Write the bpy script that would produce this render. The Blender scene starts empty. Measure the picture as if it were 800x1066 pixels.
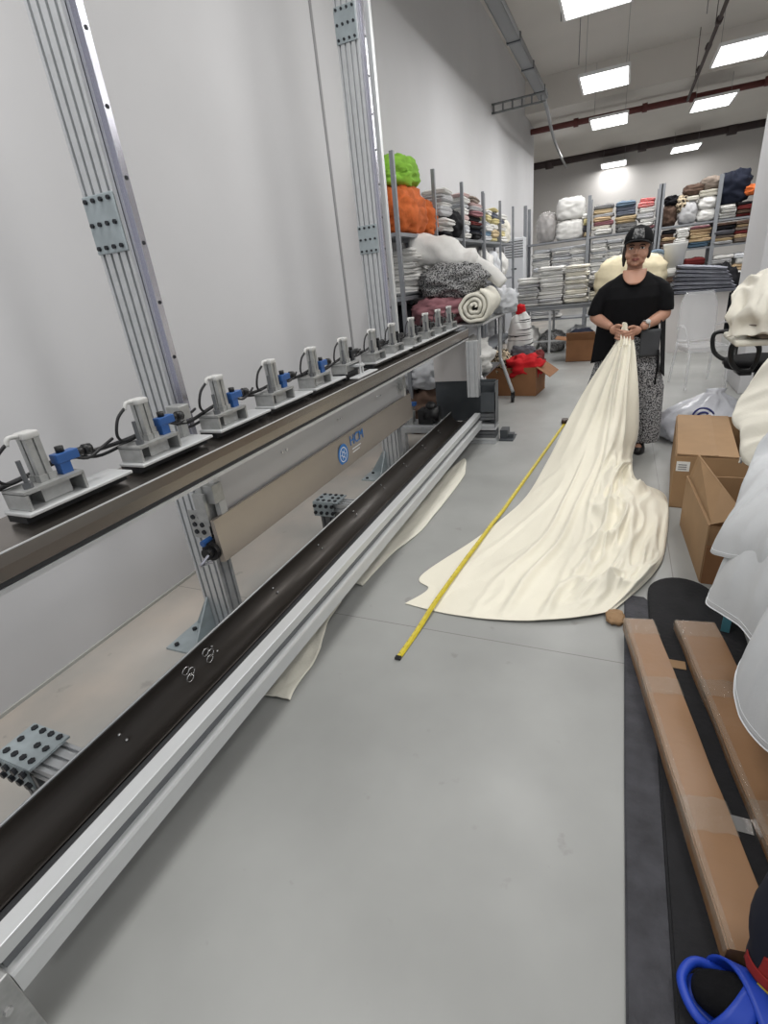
import bpy, bmesh, math, random
from mathutils import Vector, Matrix, noise
from mathutils.bvhtree import BVHTree
random.seed(7)
PI = math.pi
col = bpy.context.scene.collection
V = Vector

# ---------------------------------------------------------------- materials
def lin(c):
    return tuple(((x/255)/12.92 if x/255 <= .04045 else ((x/255+.055)/1.055)**2.4) for x in c)
def mat(name, rgb, rough=.6, metal=0., var=0., scale=6., bump=0., bscale=40., sheen=0., spec=.5, rgb2=None, stretch=None, lo=.35, hi=.65, detail=4, alpha=1., trans=0., sss=0.):
    m = bpy.data.materials.new(name); m.use_nodes = True
    nt = m.node_tree; N = nt.nodes; L = nt.links
    b = N['Principled BSDF']
    c = lin(rgb)
    b.inputs['Base Color'].default_value = (*c, 1)
    b.inputs['Roughness'].default_value = rough
    b.inputs['Metallic'].default_value = metal
    b.inputs['Specular IOR Level'].default_value = spec
    b.inputs['Alpha'].default_value = alpha
    b.inputs['Transmission Weight'].default_value = trans
    if sheen: b.inputs['Sheen Weight'].default_value = sheen
    tc = N.new('ShaderNodeTexCoord'); mp = N.new('ShaderNodeMapping')
    L.new(tc.outputs['Object'], mp.inputs[0])
    if stretch: mp.inputs['Scale'].default_value = stretch
    if var or rgb2:
        n = N.new('ShaderNodeTexNoise'); n.inputs['Scale'].default_value = scale; n.inputs['Detail'].default_value = detail
        L.new(mp.outputs[0], n.inputs['Vector'])
        r = N.new('ShaderNodeValToRGB')
        c2 = lin(rgb2) if rgb2 else tuple(max(0, x*(1-var)) for x in c)
        c1 = c if rgb2 else tuple(min(1, x*(1+var*.5)) for x in c)
        r.color_ramp.elements[0].position = lo; r.color_ramp.elements[1].position = hi
        r.color_ramp.elements[0].color = (*c2, 1); r.color_ramp.elements[1].color = (*c1, 1)
        L.new(n.outputs['Fac'], r.inputs[0]); L.new(r.outputs[0], b.inputs['Base Color'])
    if bump:
        n = N.new('ShaderNodeTexNoise'); n.inputs['Scale'].default_value = bscale; n.inputs['Detail'].default_value = 5
        L.new(mp.outputs[0], n.inputs['Vector'])
        bp = N.new('ShaderNodeBump'); bp.inputs['Strength'].default_value = bump; bp.inputs['Distance'].default_value = .01
        L.new(n.outputs['Fac'], bp.inputs['Height']); L.new(bp.outputs[0], b.inputs['Normal'])
    return m
def emis(name, rgb, s):
    m = bpy.data.materials.new(name); m.use_nodes = True
    b = m.node_tree.nodes['Principled BSDF']
    b.inputs['Base Color'].default_value = (1, 1, 1, 1)
    b.inputs['Emission Color'].default_value = (*lin(rgb), 1); b.inputs['Emission Strength'].default_value = s
    return m
M = dict(
    wall=mat('painted_wall', (206, 206, 208), .7, var=.03, scale=1.2, spec=.2),
    wall_far=mat('far_wall', (206, 203, 200), .8, var=.04, scale=.8, spec=.2),
    ceil=mat('ceiling_paint', (214, 210, 204), .8, var=.04, scale=.7, spec=.2),
    alu=mat('anodised_aluminium', (206, 208, 210), .4, .6, var=.06, scale=20),
    alu_dark=mat('dark_aluminium', (112, 114, 117), .42, .7, var=.08, scale=20),
    slot=mat('slot_shadow', (52, 53, 55), .6, .3),
    rail=mat('ground_steel_rail', (196, 196, 206), .22, .85),
    rails_white=mat('silver_rail', (214, 216, 217), .42, .45, var=.03, scale=8),
    plate=mat('grey_steel_plate', (166, 176, 180), .45, .35, var=.1, scale=18),
    brushed=mat('brushed_stainless', (146, 140, 134), .27, .9, var=.04, scale=3, stretch=(8, .5, 8)),
    trough=mat('dark_stainless', (64, 59, 55), .38, .45, var=.06, scale=4, stretch=(20, .6, 20)),
    blade=mat('blade_stainless', (172, 163, 154), .36, .6, var=.05, scale=2, stretch=(1, .7, 3)),
    blade_back=mat('pale_sheet', (186, 186, 188), .35, .3),
    castal=mat('cast_aluminium', (176, 177, 176), .45, .6, var=.12, scale=40),
    white_pl=mat('white_plastic', (196, 196, 194), .45),
    black_pl=mat('black_plastic', (20, 20, 22), .4),
    hose=mat('black_hose', (24, 24, 27), .5),
    bluev=mat('blue_valve', (44, 88, 150), .35),
    bolt=mat('dark_bolt', (50, 52, 56), .4, .6),
    bolt_l=mat('bright_bolt', (200, 200, 200), .25, .8),
    logo=mat('logo_blue', (38, 120, 196), .4), logo_w=mat('logo_white', (232, 236, 240), .5),
    blackst=mat('black_steel', (44, 46, 50), .4, .5, var=.2, scale=8),
    darkplate=mat('dark_grey_plate', (84, 88, 92), .4, .5, var=.15, scale=5),
    cream=mat('cream_fabric', (236, 231, 214), .5, var=.03, scale=3, bump=.12, bscale=90, sheen=.25, spec=.25),
    offwhite=mat('offwhite_fabric', (222, 219, 206), .8, var=.05, scale=6, bump=.15, bscale=80),
    tape=mat('yellow_tape', (208, 190, 50), .5, rgb2=(190, 170, 40), scale=30),
    dark=mat('black_fabric', (14, 14, 17), .85, var=.2, scale=30, bump=.2, bscale=120, spec=.2),
    skin=mat('skin', (180, 136, 115), .5, var=.06, scale=20, spec=.35),
    lip=mat('lips', (140, 82, 74), .45), hair=mat('dark_hair', (30, 22, 20), .5, bump=.5, bscale=150),
    eye=mat('eye_white', (205, 200, 195), .3), iris=mat('iris', (26, 18, 14), .2), brow=mat('brow', (44, 30, 25), .7),
    speckle=mat('speckled_fabric', (172, 172, 174), .85, rgb2=(52, 52, 56), scale=105, lo=.44, hi=.56, detail=2),
    apron=mat('grey_apron', (62, 64, 68), .6, var=.15, scale=10),
    silver=mat('silver', (205, 205, 205), .25, .8),
    capcrest=mat('grey_print', (120, 120, 120), .8, rgb2=(50, 50, 52), scale=70, lo=.45, hi=.55),
    card=mat('cardboard', (156, 126, 94), .7, var=.07, scale=7, bump=.05, bscale=60, spec=.25),
    card_d=mat('darker_cardboard', (138, 98, 68), .75, var=.08, scale=7, spec=.25),
    card_w=mat('wrapped_cardboard', (140, 106, 76), .32, var=.08, scale=6, bump=.15, bscale=25, spec=.5),
    clear=mat('clear_film', (190, 184, 172), .1, alpha=.16, bump=1., bscale=45, spec=.9),
    rubber=mat('black_rubber', (34, 34, 38), .75, rgb2=(66, 66, 72), scale=14, lo=.3, hi=.85, bump=.4, bscale=70),
    rubber2=mat('black_foam', (20, 20, 24), .85, var=.3, scale=12, bump=.3, bscale=60),
    sheer=mat('sheer_white', (208, 210, 212), .75, var=.03, scale=5, bump=.1, bscale=120, spec=.2, alpha=.93),
    sheerc=mat('sheer_cream', (216, 212, 200), .75, var=.04, scale=5, bump=.1, bscale=120, spec=.2),
    hem=mat('hem_white', (240, 243, 246), .7),
    bluesandal=mat('blue_rubber', (28, 66, 178), .45), navy=mat('navy_fabric', (14, 17, 34), .85),
    redp=mat('red_patch', (140, 26, 24), .8), yellowp=mat('yellow_patch', (205, 180, 50), .8),
    shelf=mat('galvanised_shelf', (140, 143, 148), .5, .4, var=.08, scale=10),
    table=mat('grey_table', (128, 131, 135), .5), panel=mat('white_panel', (200, 196, 194), .6, var=.03, scale=3),
    acw=mat('ac_white', (212, 214, 218), .4), pipe_d=mat('dark_pipe', (58, 46, 46), .6), pipe_r=mat('red_pipe', (96, 48, 44), .6),
    tray=mat('cable_tray', (128, 130, 132), .5, .4), light=emis('led_panel', (255, 255, 255), 7.), frame=mat('light_frame', (225, 225, 225), .5),
    ghost=mat('clear_polycarbonate', (225, 226, 228), .08, alpha=.33, spec=.8),
    bag=mat('plastic_bag', (204, 206, 214), .25, var=.08, scale=7, bump=.8, bscale=14, spec=.7),
    bagblue=mat('bag_print', (38, 44, 110), .5), bagclear=mat('cloudy_bag', (196, 192, 190), .25, alpha=.55, bump=.8, bscale=14, spec=.7),
    teal=mat('teal_board', (74, 128, 140), .6), trim=mat('joint_grey', (150, 150, 152), .8), skirt=mat('skirting', (176, 176, 172), .7),
    sticker=mat('paper_sticker', (222, 222, 220), .6), grey_txt=mat('grey_print_ink', (120, 120, 124), .6),
)
# fabrics of the stock: name -> (colour words, material)
F = {}
def fab(k, rgb, words, **kw):
    F[k] = (mat('fabric_'+k, rgb, .85, var=kw.pop('var', .07), scale=kw.pop('scale', 8), bump=.25, bscale=60, spec=.2, **kw), words)
fab('white', (220, 219, 216), 'white'); fab('cool', (204, 206, 210), 'cool white'); fab('ivory', (224, 220, 208), 'ivory')
fab('grey', (184, 184, 186), 'light grey'); fab('dgrey', (92, 92, 98), 'dark grey'); fab('black', (26, 26, 30), 'black')
fab('beige', (188, 164, 132), 'beige'); fab('sand', (196, 176, 142), 'sand yellow'); fab('brown', (92, 74, 64), 'brown'); fab('taupe', (134, 122, 112), 'taupe')
fab('navy', (28, 32, 46), 'navy'); fab('blue', (108, 136, 158), 'dusty blue'); fab('slate', (112, 118, 132), 'slate blue')
fab('red', (190, 34, 40), 'red'); fab('wine', (104, 40, 40), 'dark red'); fab('rose', (150, 106, 112), 'dusty pink'); fab('pink', (206, 182, 180), 'pale pink')
fab('orange', (206, 108, 58), 'orange', var=.25, scale=9); fab('green', (146, 200, 76), 'lime green', var=.25, scale=9); fab('yellow', (212, 200, 150), 'pale yellow')
fab('stripe', (216, 216, 214), 'white and black striped', rgb2=(28, 28, 30), scale=3.2, stretch=(.6, .6, 16), lo=.36, hi=.4, detail=1)
fab('print', (168, 168, 168), 'black and white printed', rgb2=(44, 44, 46), scale=80, lo=.44, hi=.56, detail=2)
fab('leopard', (200, 184, 158), 'cream and black spotted', rgb2=(40, 34, 32), scale=26, lo=.42, hi=.5, detail=1)
fab('gstripe', (160, 162, 172), 'grey striped', rgb2=(112, 114, 124), scale=14, stretch=(1, 1, 5), lo=.4, hi=.6)
fab('redprint', (206, 56, 62), 'red and white printed', rgb2=(220, 205, 200), scale=22, lo=.42, hi=.5, detail=2)
fab('cream', (232, 220, 188), 'cream'); fab('bluegrey', (110, 128, 146), 'blue grey')

# ---------------------------------------------------------------- helpers
def obj(name, bm, m, parent=None, smooth=False, loc=None):
    bmesh.ops.recalc_face_normals(bm, faces=bm.faces)
    me = bpy.data.meshes.new(name); bm.to_mesh(me); bm.free()
    o = bpy.data.objects.new(name, me); col.objects.link(o)
    for x in (m if isinstance(m, (list, tuple)) else [m]): me.materials.append(x)
    if smooth:
        for p in me.polygons: p.use_smooth = True
    if parent: o.parent = parent
    if loc: o.location = loc
    return o
def tag(o, label, cat, group=None):
    o['label'] = label; o['category'] = cat
    if group: o['group'] = group
    return o
def thing(name, label, cat, loc=(0, 0, 0), rz=0, group=None):
    o = bpy.data.objects.new(name, None); col.objects.link(o); o.empty_display_size = .1
    o.location = loc; o.rotation_euler = (0, 0, rz)
    return tag(o, label, cat, group)
def struct(name, bm, m, smooth=False):
    o = obj(name, bm, m, None, smooth); o['kind'] = 'structure'; return o
def B(): return bmesh.new()
def box(bm, a, b, mtx=None, bev=0, mi=0):
    vs = [bm.verts.new((x, y, z)) for x in (a[0], b[0]) for y in (a[1], b[1]) for z in (a[2], b[2])]
    fs = [bm.faces.new([vs[i] for i in f]) for f in ((0, 1, 3, 2), (4, 6, 7, 5), (0, 4, 5, 1), (2, 3, 7, 6), (0, 2, 6, 4), (1, 5, 7, 3))]
    for f in fs: f.material_index = mi
    if bev:
        es = list({e for f in fs for e in f.edges})
        r = bmesh.ops.bevel(bm, geom=es, offset=bev, segments=2, affect='EDGES', profile=.5)
        vs = list({v for f in r['faces'] for v in f.verts} | {v for v in vs if v.is_valid})
    if mtx is not None: bmesh.ops.transform(bm, matrix=mtx, verts=[v for v in vs if v.is_valid])
    return vs
def frame_at(t):
    t = t.normalized(); a = V((0, 0, 1)) if abs(t.z) < .9 else V((1, 0, 0))
    u = t.cross(a).normalized(); return u, t.cross(u).normalized()
def tube(bm, pts, r, n=8, cap=True, mi=0, flat=1.):
    pts = [V(p) for p in pts]; rs = r if isinstance(r, (list, tuple)) else [r]*len(pts)
    rings = []; u = None
    for i, p in enumerate(pts):
        t = (pts[min(i+1, len(pts)-1)] - pts[max(i-1, 0)]).normalized()
        if u is None: u, w = frame_at(t)
        else:
            u = (u - t*u.dot(t)).normalized(); w = t.cross(u)
        rings.append([bm.verts.new(p + (u*math.cos(2*PI*k/n) + w*flat*math.sin(2*PI*k/n))*rs[i]) for k in range(n)])
    for a, b in zip(rings, rings[1:]):
        for k in range(n):
            f = bm.faces.new((a[k], a[(k+1) % n], b[(k+1) % n], b[k])); f.material_index = mi
    if cap:
        for q in (rings[0][::-1], rings[-1]):
            f = bm.faces.new(q); f.material_index = mi
    return rings
def smooth_path(pts, sub=6):
    pts = [V(p) for p in pts]; out = []
    for i in range(len(pts)-1):
        p0, p1, p2, p3 = pts[max(i-1, 0)], pts[i], pts[i+1], pts[min(i+2, len(pts)-1)]
        for k in range(sub):
            t = k/sub
            out.append(.5*((2*p1)+(p2-p0)*t+(2*p0-5*p1+4*p2-p3)*t*t+(3*p1-p0-3*p2+p3)*t**3))
    out.append(pts[-1]); return out
def cyl(bm, a, b, r, n=12, mi=0): return tube(bm, [a, b], r, n, True, mi)
def loft(bm, rings, n=20, cap=True, mi=0):
    """rings: (cx,cy,cz,rx,ry[,tilt about x])"""
    R = []
    for r in rings:
        cx, cy, cz, rx, ry = r[:5]; tl = r[5] if len(r) > 5 else 0
        R.append([bm.verts.new((cx+rx*math.cos(2*PI*k/n), cy+ry*math.sin(2*PI*k/n)*math.cos(tl), cz+ry*math.sin(2*PI*k/n)*math.sin(tl))) for k in range(n)])
    for a, b in zip(R, R[1:]):
        for k in range(n): bm.faces.new((a[k], a[(k+1) % n], b[(k+1) % n], b[k])).material_index = mi
    if cap: bm.faces.new(R[0][::-1]); bm.faces.new(R[-1])
    return R
def ellip(bm, c, r, n=14, rot=None, mi=0):
    mt = Matrix.Translation(c) @ (rot.to_4x4() if rot else Matrix.Identity(4)) @ Matrix.Diagonal((*r, 1))
    q = bmesh.ops.create_uvsphere(bm, u_segments=n, v_segments=max(6, n//2+2), radius=1, matrix=mt)
    for v in q['verts']:
        for f in v.link_faces: f.material_index = mi
def extrude_poly(bm, poly, o, u, v, l, L, mi=0):
    o, u, v, l = V(o), V(u), V(v), V(l)
    a = [bm.verts.new(o+u*p[0]+v*p[1]) for p in poly]; b = [bm.verts.new(o+u*p[0]+v*p[1]+l*L) for p in poly]
    n = len(poly)
    for k in range(n): bm.faces.new((a[k], a[(k+1) % n], b[(k+1) % n], b[k])).material_index = mi
    bm.faces.new(a[::-1]).material_index = mi; bm.faces.new(b).material_index = mi
def tslot(bm, o, u, v, l, w, h, L, su=4, sv=2, sw=.0085, sd=.009):
    """aluminium T-slot profile: rectangle w x h with su slots on the faces along u and sv along v"""
    P = []
    def side(p, q, n, inn):
        p, q, inn = V(p), V(q), V(inn); d = (q-p).normalized(); Ln = (q-p).length
        P.append(p)
        for i in range(n):
            c = p + d*Ln*(i+.5)/n
            P.extend([c-d*sw/2, c-d*sw/2+inn*sd, c+d*sw/2+inn*sd, c+d*sw/2])
    side((0, 0), (w, 0), su, (0, 1)); side((w, 0), (w, h), sv, (-1, 0)); side((w, h), (0, h), su, (0, -1)); side((0, h), (0, 0), sv, (1, 0))
    extrude_poly(bm, P, o, u, v, l, L)
def grid(bm, nu, nv, fn, mi=0, closed=False):
    G = [[bm.verts.new(fn(i/nu, j/nv)) for j in range(nv+1)] for i in range(nu+1)]
    for i in range(nu):
        for j in range(nv):
            bm.faces.new((G[i][j], G[i+1][j], G[i+1][j+1], G[i][j+1])).material_index = mi
    return G
def cr(p0, p1, p2, p3, t):
    return .5*((2*p1)+(p2-p0)*t+(2*p0-5*p1+4*p2-p3)*t*t+(3*p1-p0-3*p2+p3)*t**3)
def net(rows):
    """Catmull-Rom surface through a net of points; returns f(u across, v along)"""
    R = [[V(p) for p in r] for r in rows]; nr = len(R); nc = len(R[0])
    def row(r, u):
        x = u*(nc-1); i = min(int(x), nc-2); t = x-i
        return cr(R[r][max(i-1, 0)], R[r][i], R[r][i+1], R[r][min(i+2, nc-1)], t)
    def f(u, v):
        y = v*(nr-1); j = min(int(y), nr-2); t = y-j
        return cr(row(max(j-1, 0), u), row(j, u), row(j+1, u), row(min(j+2, nr-1), u), t)
    return f
def solid(o, t, off=-1):
    s = o.modifiers.new('thickness', 'SOLIDIFY'); s.thickness = t; s.offset = off; return o
def remesh(o, vox, sm=3):
    r = o.modifiers.new('remesh', 'REMESH'); r.mode = 'VOXEL'; r.voxel_size = vox; r.use_smooth_shade = True
    if sm:
        s = o.modifiers.new('smooth', 'SMOOTH'); s.iterations = sm; s.factor = .5
    return o
def text_mesh(name, s, size, m, parent, mtx, ext=.0006):
    cu = bpy.data.curves.new(name, 'FONT'); cu.body = s; cu.size = size; cu.extrude = ext; cu.align_x = 'CENTER'; cu.align_y = 'CENTER'
    o = bpy.data.objects.new(name, cu); dg = bpy.context.evaluated_depsgraph_get()
    col.objects.link(o); dg.update(); me = bpy.data.meshes.new_from_object(o.evaluated_get(dg)); bpy.data.objects.remove(o)
    me.transform(mtx); me.materials.clear(); me.materials.append(m)
    q = bpy.data.objects.new(name, me); col.objects.link(q)
    if parent: q.parent = parent
    return q
def rotz(a): return Matrix.Rotation(a, 4, 'Z')
def nz(p, s=1.): return noise.noise(V(p)*s)

# ================================================================ ROOM
def floor_mat():
    m = mat('polished_concrete', (176, 177, 174), .34, var=0, spec=.45)
    nt = m.node_tree; N = nt.nodes; L = nt.links; b = N['Principled BSDF']
    tc = N.new('ShaderNodeTexCoord')
    def nse(sc, det=5, src=None):
        n = N.new('ShaderNodeTexNoise'); n.inputs['Scale'].default_value = sc; n.inputs['Detail'].default_value = det
        L.new(src or tc.outputs['Object'], n.inputs['Vector']); return n
    def ramp(src, a, b_, ca, cb):
        r = N.new('ShaderNodeValToRGB'); r.color_ramp.elements[0].position = a; r.color_ramp.elements[1].position = b_
        r.color_ramp.elements[0].color = (*ca, 1); r.color_ramp.elements[1].color = (*cb, 1); L.new(src, r.inputs[0]); return r
    base = ramp(nse(1.3).outputs['Fac'], .3, .7, lin((142, 143, 141)), lin((164, 165, 163)))
    # dusty brownish strip by the left wall
    sep = N.new('ShaderNodeSeparateXYZ'); L.new(tc.outputs['Object'], sep.inputs[0])
    mr = N.new('ShaderNodeMapRange'); mr.inputs['From Min'].default_value = -1.35; mr.inputs['From Max'].default_value = -1.95
    L.new(sep.outputs['X'], mr.inputs['Value'])
    dn = ramp(nse(2.2).outputs['Fac'], .3, .7, (.2, .2, .2), (.75, .75, .75))
    mm = N.new('ShaderNodeMath'); mm.operation = 'MULTIPLY'; L.new(mr.outputs[0], mm.inputs[0]); L.new(dn.outputs[0], mm.inputs[1])
    mx = N.new('ShaderNodeMix'); mx.data_type = 'RGBA'; L.new(mm.outputs[0], mx.inputs[0]); L.new(base.outputs[0], mx.inputs[6]); mx.inputs[7].default_value = (*lin((200, 188, 176)), 1)
    # small scuffs
    sc = ramp(nse(9, 8).outputs['Fac'], .27, .33, (.8, .8, .8), (0, 0, 0))
    mx2 = N.new('ShaderNodeMix'); mx2.data_type = 'RGBA'; mm2 = N.new('ShaderNodeMath'); mm2.operation = 'MULTIPLY'; mm2.inputs[1].default_value = .5
    L.new(sc.outputs[0], mm2.inputs[0]); L.new(mm2.outputs[0], mx2.inputs[0]); L.new(mx.outputs[2], mx2.inputs[6]); mx2.inputs[7].default_value = (*lin((120, 118, 114)), 1)
    # expansion joints on a 3.4 m x 2.6 m grid
    prev = mx2.outputs[2]
    for ax, step, off in (('Y', 1.72, 1.742), ('X', 2.52, .338)):
        s = N.new('ShaderNodeMath'); s.operation = 'SUBTRACT'; s.inputs[1].default_value = off; L.new(sep.outputs[ax], s.inputs[0])
        d = N.new('ShaderNodeMath'); d.operation = 'PINGPONG'; d.inputs[1].default_value = step; L.new(s.outputs[0], d.inputs[0])
        l = N.new('ShaderNodeMath'); l.operation = 'LESS_THAN'; l.inputs[1].default_value = .0022; L.new(d.outputs[0], l.inputs[0])
        k = N.new('ShaderNodeMath'); k.operation = 'MULTIPLY'; k.inputs[1].default_value = .62; L.new(l.outputs[0], k.inputs[0])
        q = N.new('ShaderNodeMix'); q.data_type = 'RGBA'; L.new(k.outputs[0], q.inputs[0]); L.new(prev, q.inputs[6]); q.inputs[7].default_value = (*lin((96, 92, 88)), 1)
        prev = q.outputs[2]
    L.new(prev, b.inputs['Base Color'])
    rr = ramp(nse(3).outputs['Fac'], .3, .7, (.3, .3, .3), (.44, .44, .44)); L.new(rr.outputs[0], b.inputs['Roughness'])
    return m
bm = B(); box(bm, (-8, -3, -.1), (9, 21, 0)); struct('floor', bm, floor_mat())
bm = B(); box(bm, (-2.5, -3, 0), (-2.2, 15.4, 5.05)); struct('wall_left', bm, M['wall'])
bm = B(); box(bm, (-8, 20.8, 0), (9, 21, 5.05)); struct('wall_back', bm, M['wall_far'])
bm = B(); box(bm, (6, 1, 0), (6.2, 20.8, 5.05)); struct('wall_right', bm, M['wall_far'])
bm = B(); box(bm, (-8.2, 15.4, 0), (-8, 20.8, 5.05)); struct('wall_far_left', bm, M['wall_far'])
bm = B(); box(bm, (-8, -3, 5.05), (9, 14, 5.2)); box(bm, (-8, 14, 4.45), (9, 21, 5.2)); struct('ceiling', bm, M['ceil'])
bm = B(); box(bm, (1.2, 6.3, 0), (1.75, 7.2, 5.05), bev=.01); struct('trim_1', bm, M['wall'])           # square column on the right
bm = B(); box(bm, (-2.2, 4.295, 0), (-2.192, 4.325, 5.05)); struct('trim_2', bm, M['trim'])             # panel joint in the left wall
bm = B(); box(bm, (-2.2, -3, 0), (-2.19, 15.4, .015)); struct('baseboard_left', bm, M['skirt'])

# ceiling lights
def light_panel(x, y, label, z=4.0):
    t = thing('ceiling_light', label, 'ceiling light', (x, y, z), 0, 'rectangular LED ceiling panels')
    bm = B()
    for a, b in (((-.37, -.53, 0), (.37, -.5, .04)), ((-.37, .5, 0), (.37, .53, .04)), ((-.37, -.5, 0), (-.34, .5, .04)), ((.34, -.5, 0), (.37, .5, .04))): box(bm, a, b)
    box(bm, (-.36, -.52, .03), (.36, .52, .045)); obj('frame', bm, M['frame'], t)
    bm = B(); box(bm, (-.34, -.5, .008), (.34, .5, .02)); obj('diffuser', bm, M['light'], t)
    top = (5.05 if y < 14.1 else 4.45) - z
    for sx in (-.3, .3):
        bm = B(); cyl(bm, (sx, 0, .045), (sx, 0, top), .003, 5); obj('suspension_wire', bm, M['tray'], t)
    l = bpy.data.lights.new('light_source', 'AREA'); l.shape = 'RECTANGLE'; l.size = .66; l.size_y = .98; l.energy = 33; l.color = (1, .99, .97)
    l.energy = 27 if y < 16 else 12
    lo = bpy.data.objects.new('light_source', l); col.objects.link(lo); lo.location = (x, y, z-.012)
rowsL = [(7.6, 'glowing ceiling panel cut by the top edge of the photo'), (10.95, 'large glowing ceiling panel just left of the red pipe, nearest fully visible'), (14.0, 'glowing ceiling panel hanging just above the red pipe, left row'), (20.2, 'smallest glowing panel of the left row, under the dark pipe')]
rowsR = [(11.15, 'glowing ceiling panel at the right edge beside the sloping conduit'), (14.3, 'glowing ceiling panel crossing the red pipe, right row'), (19.6, 'farthest glowing panel of the right row, under the dark pipe')]
for y, s in rowsL: light_panel(-.47, y, s)
for y, s in rowsR: light_panel(1.42, y, s)
# lamps without fixtures: rows carried on overhead, others added to brighten walls and room
for x, y in ((-1.15, .8), (-.6, 3.6), (1.42, 1.6), (1.42, 4.8), (1.42, 7.9), (3.3, 2), (3.3, 6.5), (-1.1, -1.6), (3.3, 11), (-1.5, 16.5), (2.5, 16.5), (.5, 9.3)):
    l = bpy.data.lights.new('ceiling_fill_lamp', 'AREA'); l.shape = 'RECTANGLE'; l.size = .7; l.size_y = 1.; l.energy = 36 if y < 4 else 29 if y < 9 else 36; l.color = (1, .99, .97)
    lo = bpy.data.objects.new('ceiling_fill_lamp', l); col.objects.link(lo); lo.location = (x, y, 4.0)

# pipes, tray
bm = B(); cyl(bm, (-7.9, 14.75, 4.28), (5.9, 15.0, 4.28), .06, 10)
for x in (-2.6, -1.2, .2, 1.1, 2.4, 3.6): cyl(bm, (x-.05, 14.87, 4.28), (x+.05, 14.87, 4.28), .085, 10)
o = obj('ceiling_pipe', bm, M['pipe_r'], smooth=True); tag(o, 'dark red steel pipe running across below the ceiling', 'pipe')
bm = B(); cyl(bm, (-7.9, 20.3, 4.37), (5.9, 20.35, 4.39), .11, 10)
for x in (-2.4, .3, 2.6): cyl(bm, (x-.12, 20.32, 4.37), (x+.12, 20.32, 4.37), .15, 10)
o = obj('ceiling_pipe', bm, M['pipe_d'], smooth=True); tag(o, 'thick dark brown pipe running along the top of back wall', 'pipe')
bm = B(); P = smooth_path([(.98, 6.2, 4.3), (1.0, 9.9, 4.3), (1.0, 12.3, 4.25), (1.0, 14.7, 4.22)], 4); tube(bm, P, .028, 8)
for y in (9.2, 10.5, 11.6, 12.8): cyl(bm, (1.0, y, 4.29), (1.0, y+.14, 4.29), .045, 8)
for y in (8, 11, 13.5): cyl(bm, (1.0, y, 4.3), (1.0, y, 5.05), .006, 5)
o = obj('ceiling_pipe', bm, M['pipe_d'], smooth=True); tag(o, 'thin dark pipe running lengthways to meet the red pipe', 'pipe')
t = thing('cable_tray', 'galvanised cable tray under the ceiling above the left shelves', 'cable tray', (-1.4, 4.5, 3.92))
bm = B(); box(bm, (-.07, 0, 0), (.07, 6.3, .012)); box(bm, (-.075, 0, 0), (-.065, 6.3, .07)); box(bm, (.065, 0, 0), (.075, 6.3, .07))
obj('tray_channel', bm, M['tray'], t)
bm = B()
for k in range(3): cyl(bm, (-.035+.035*k, 0, .035), (-.035+.035*k, 6.35, .035), .016, 6)
obj('cable_bundle', bm, M['alu_dark'], t, True)
for y in (1.2, 3.5, 4.6, 5.8):
    bm = B(); box(bm, (-.085, y, -.012), (.085, y+.05, .08)); obj('clamp_band', bm, M['darkplate'], t)
bm = B()
for z in (-.1, .02): box(bm, (-.8, 6.0, z), (.08, 6.04, z+.025))
for k in range(6): box(bm, (-.78+.155*k, 6.0, -.1), (-.755+.155*k, 6.04, .04))
obj('wall_bracket', bm, M['tray'], t)
bm = B(); tube(bm, smooth_path([(0, 6.3, .03), (.0, 6.9, -.05), (-.12, 8.6, -.03), (-.22, 10.5, .0), (-.3, 12.5, .05), (-.35, 14.5, .08)], 5), .03, 7); obj('conduit', bm, M['tray'], t, True)
for x, y in ((-.9, 8.4), (-.82, 10.2), (.75, 9.5)):
    bm = B(); cyl(bm, (x, y, 4.1), (x, y, 5.05), .006, 5); o = obj('hanging_rod', bm, M['tray'])
    tag(o, {-.9: 'thin threaded rod hanging nearest to the cable tray', -.82: 'thin threaded rod hanging between tray and left light row', .75: 'thin threaded rod hanging beside the thin dark pipe'}[x], 'rod')

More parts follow.
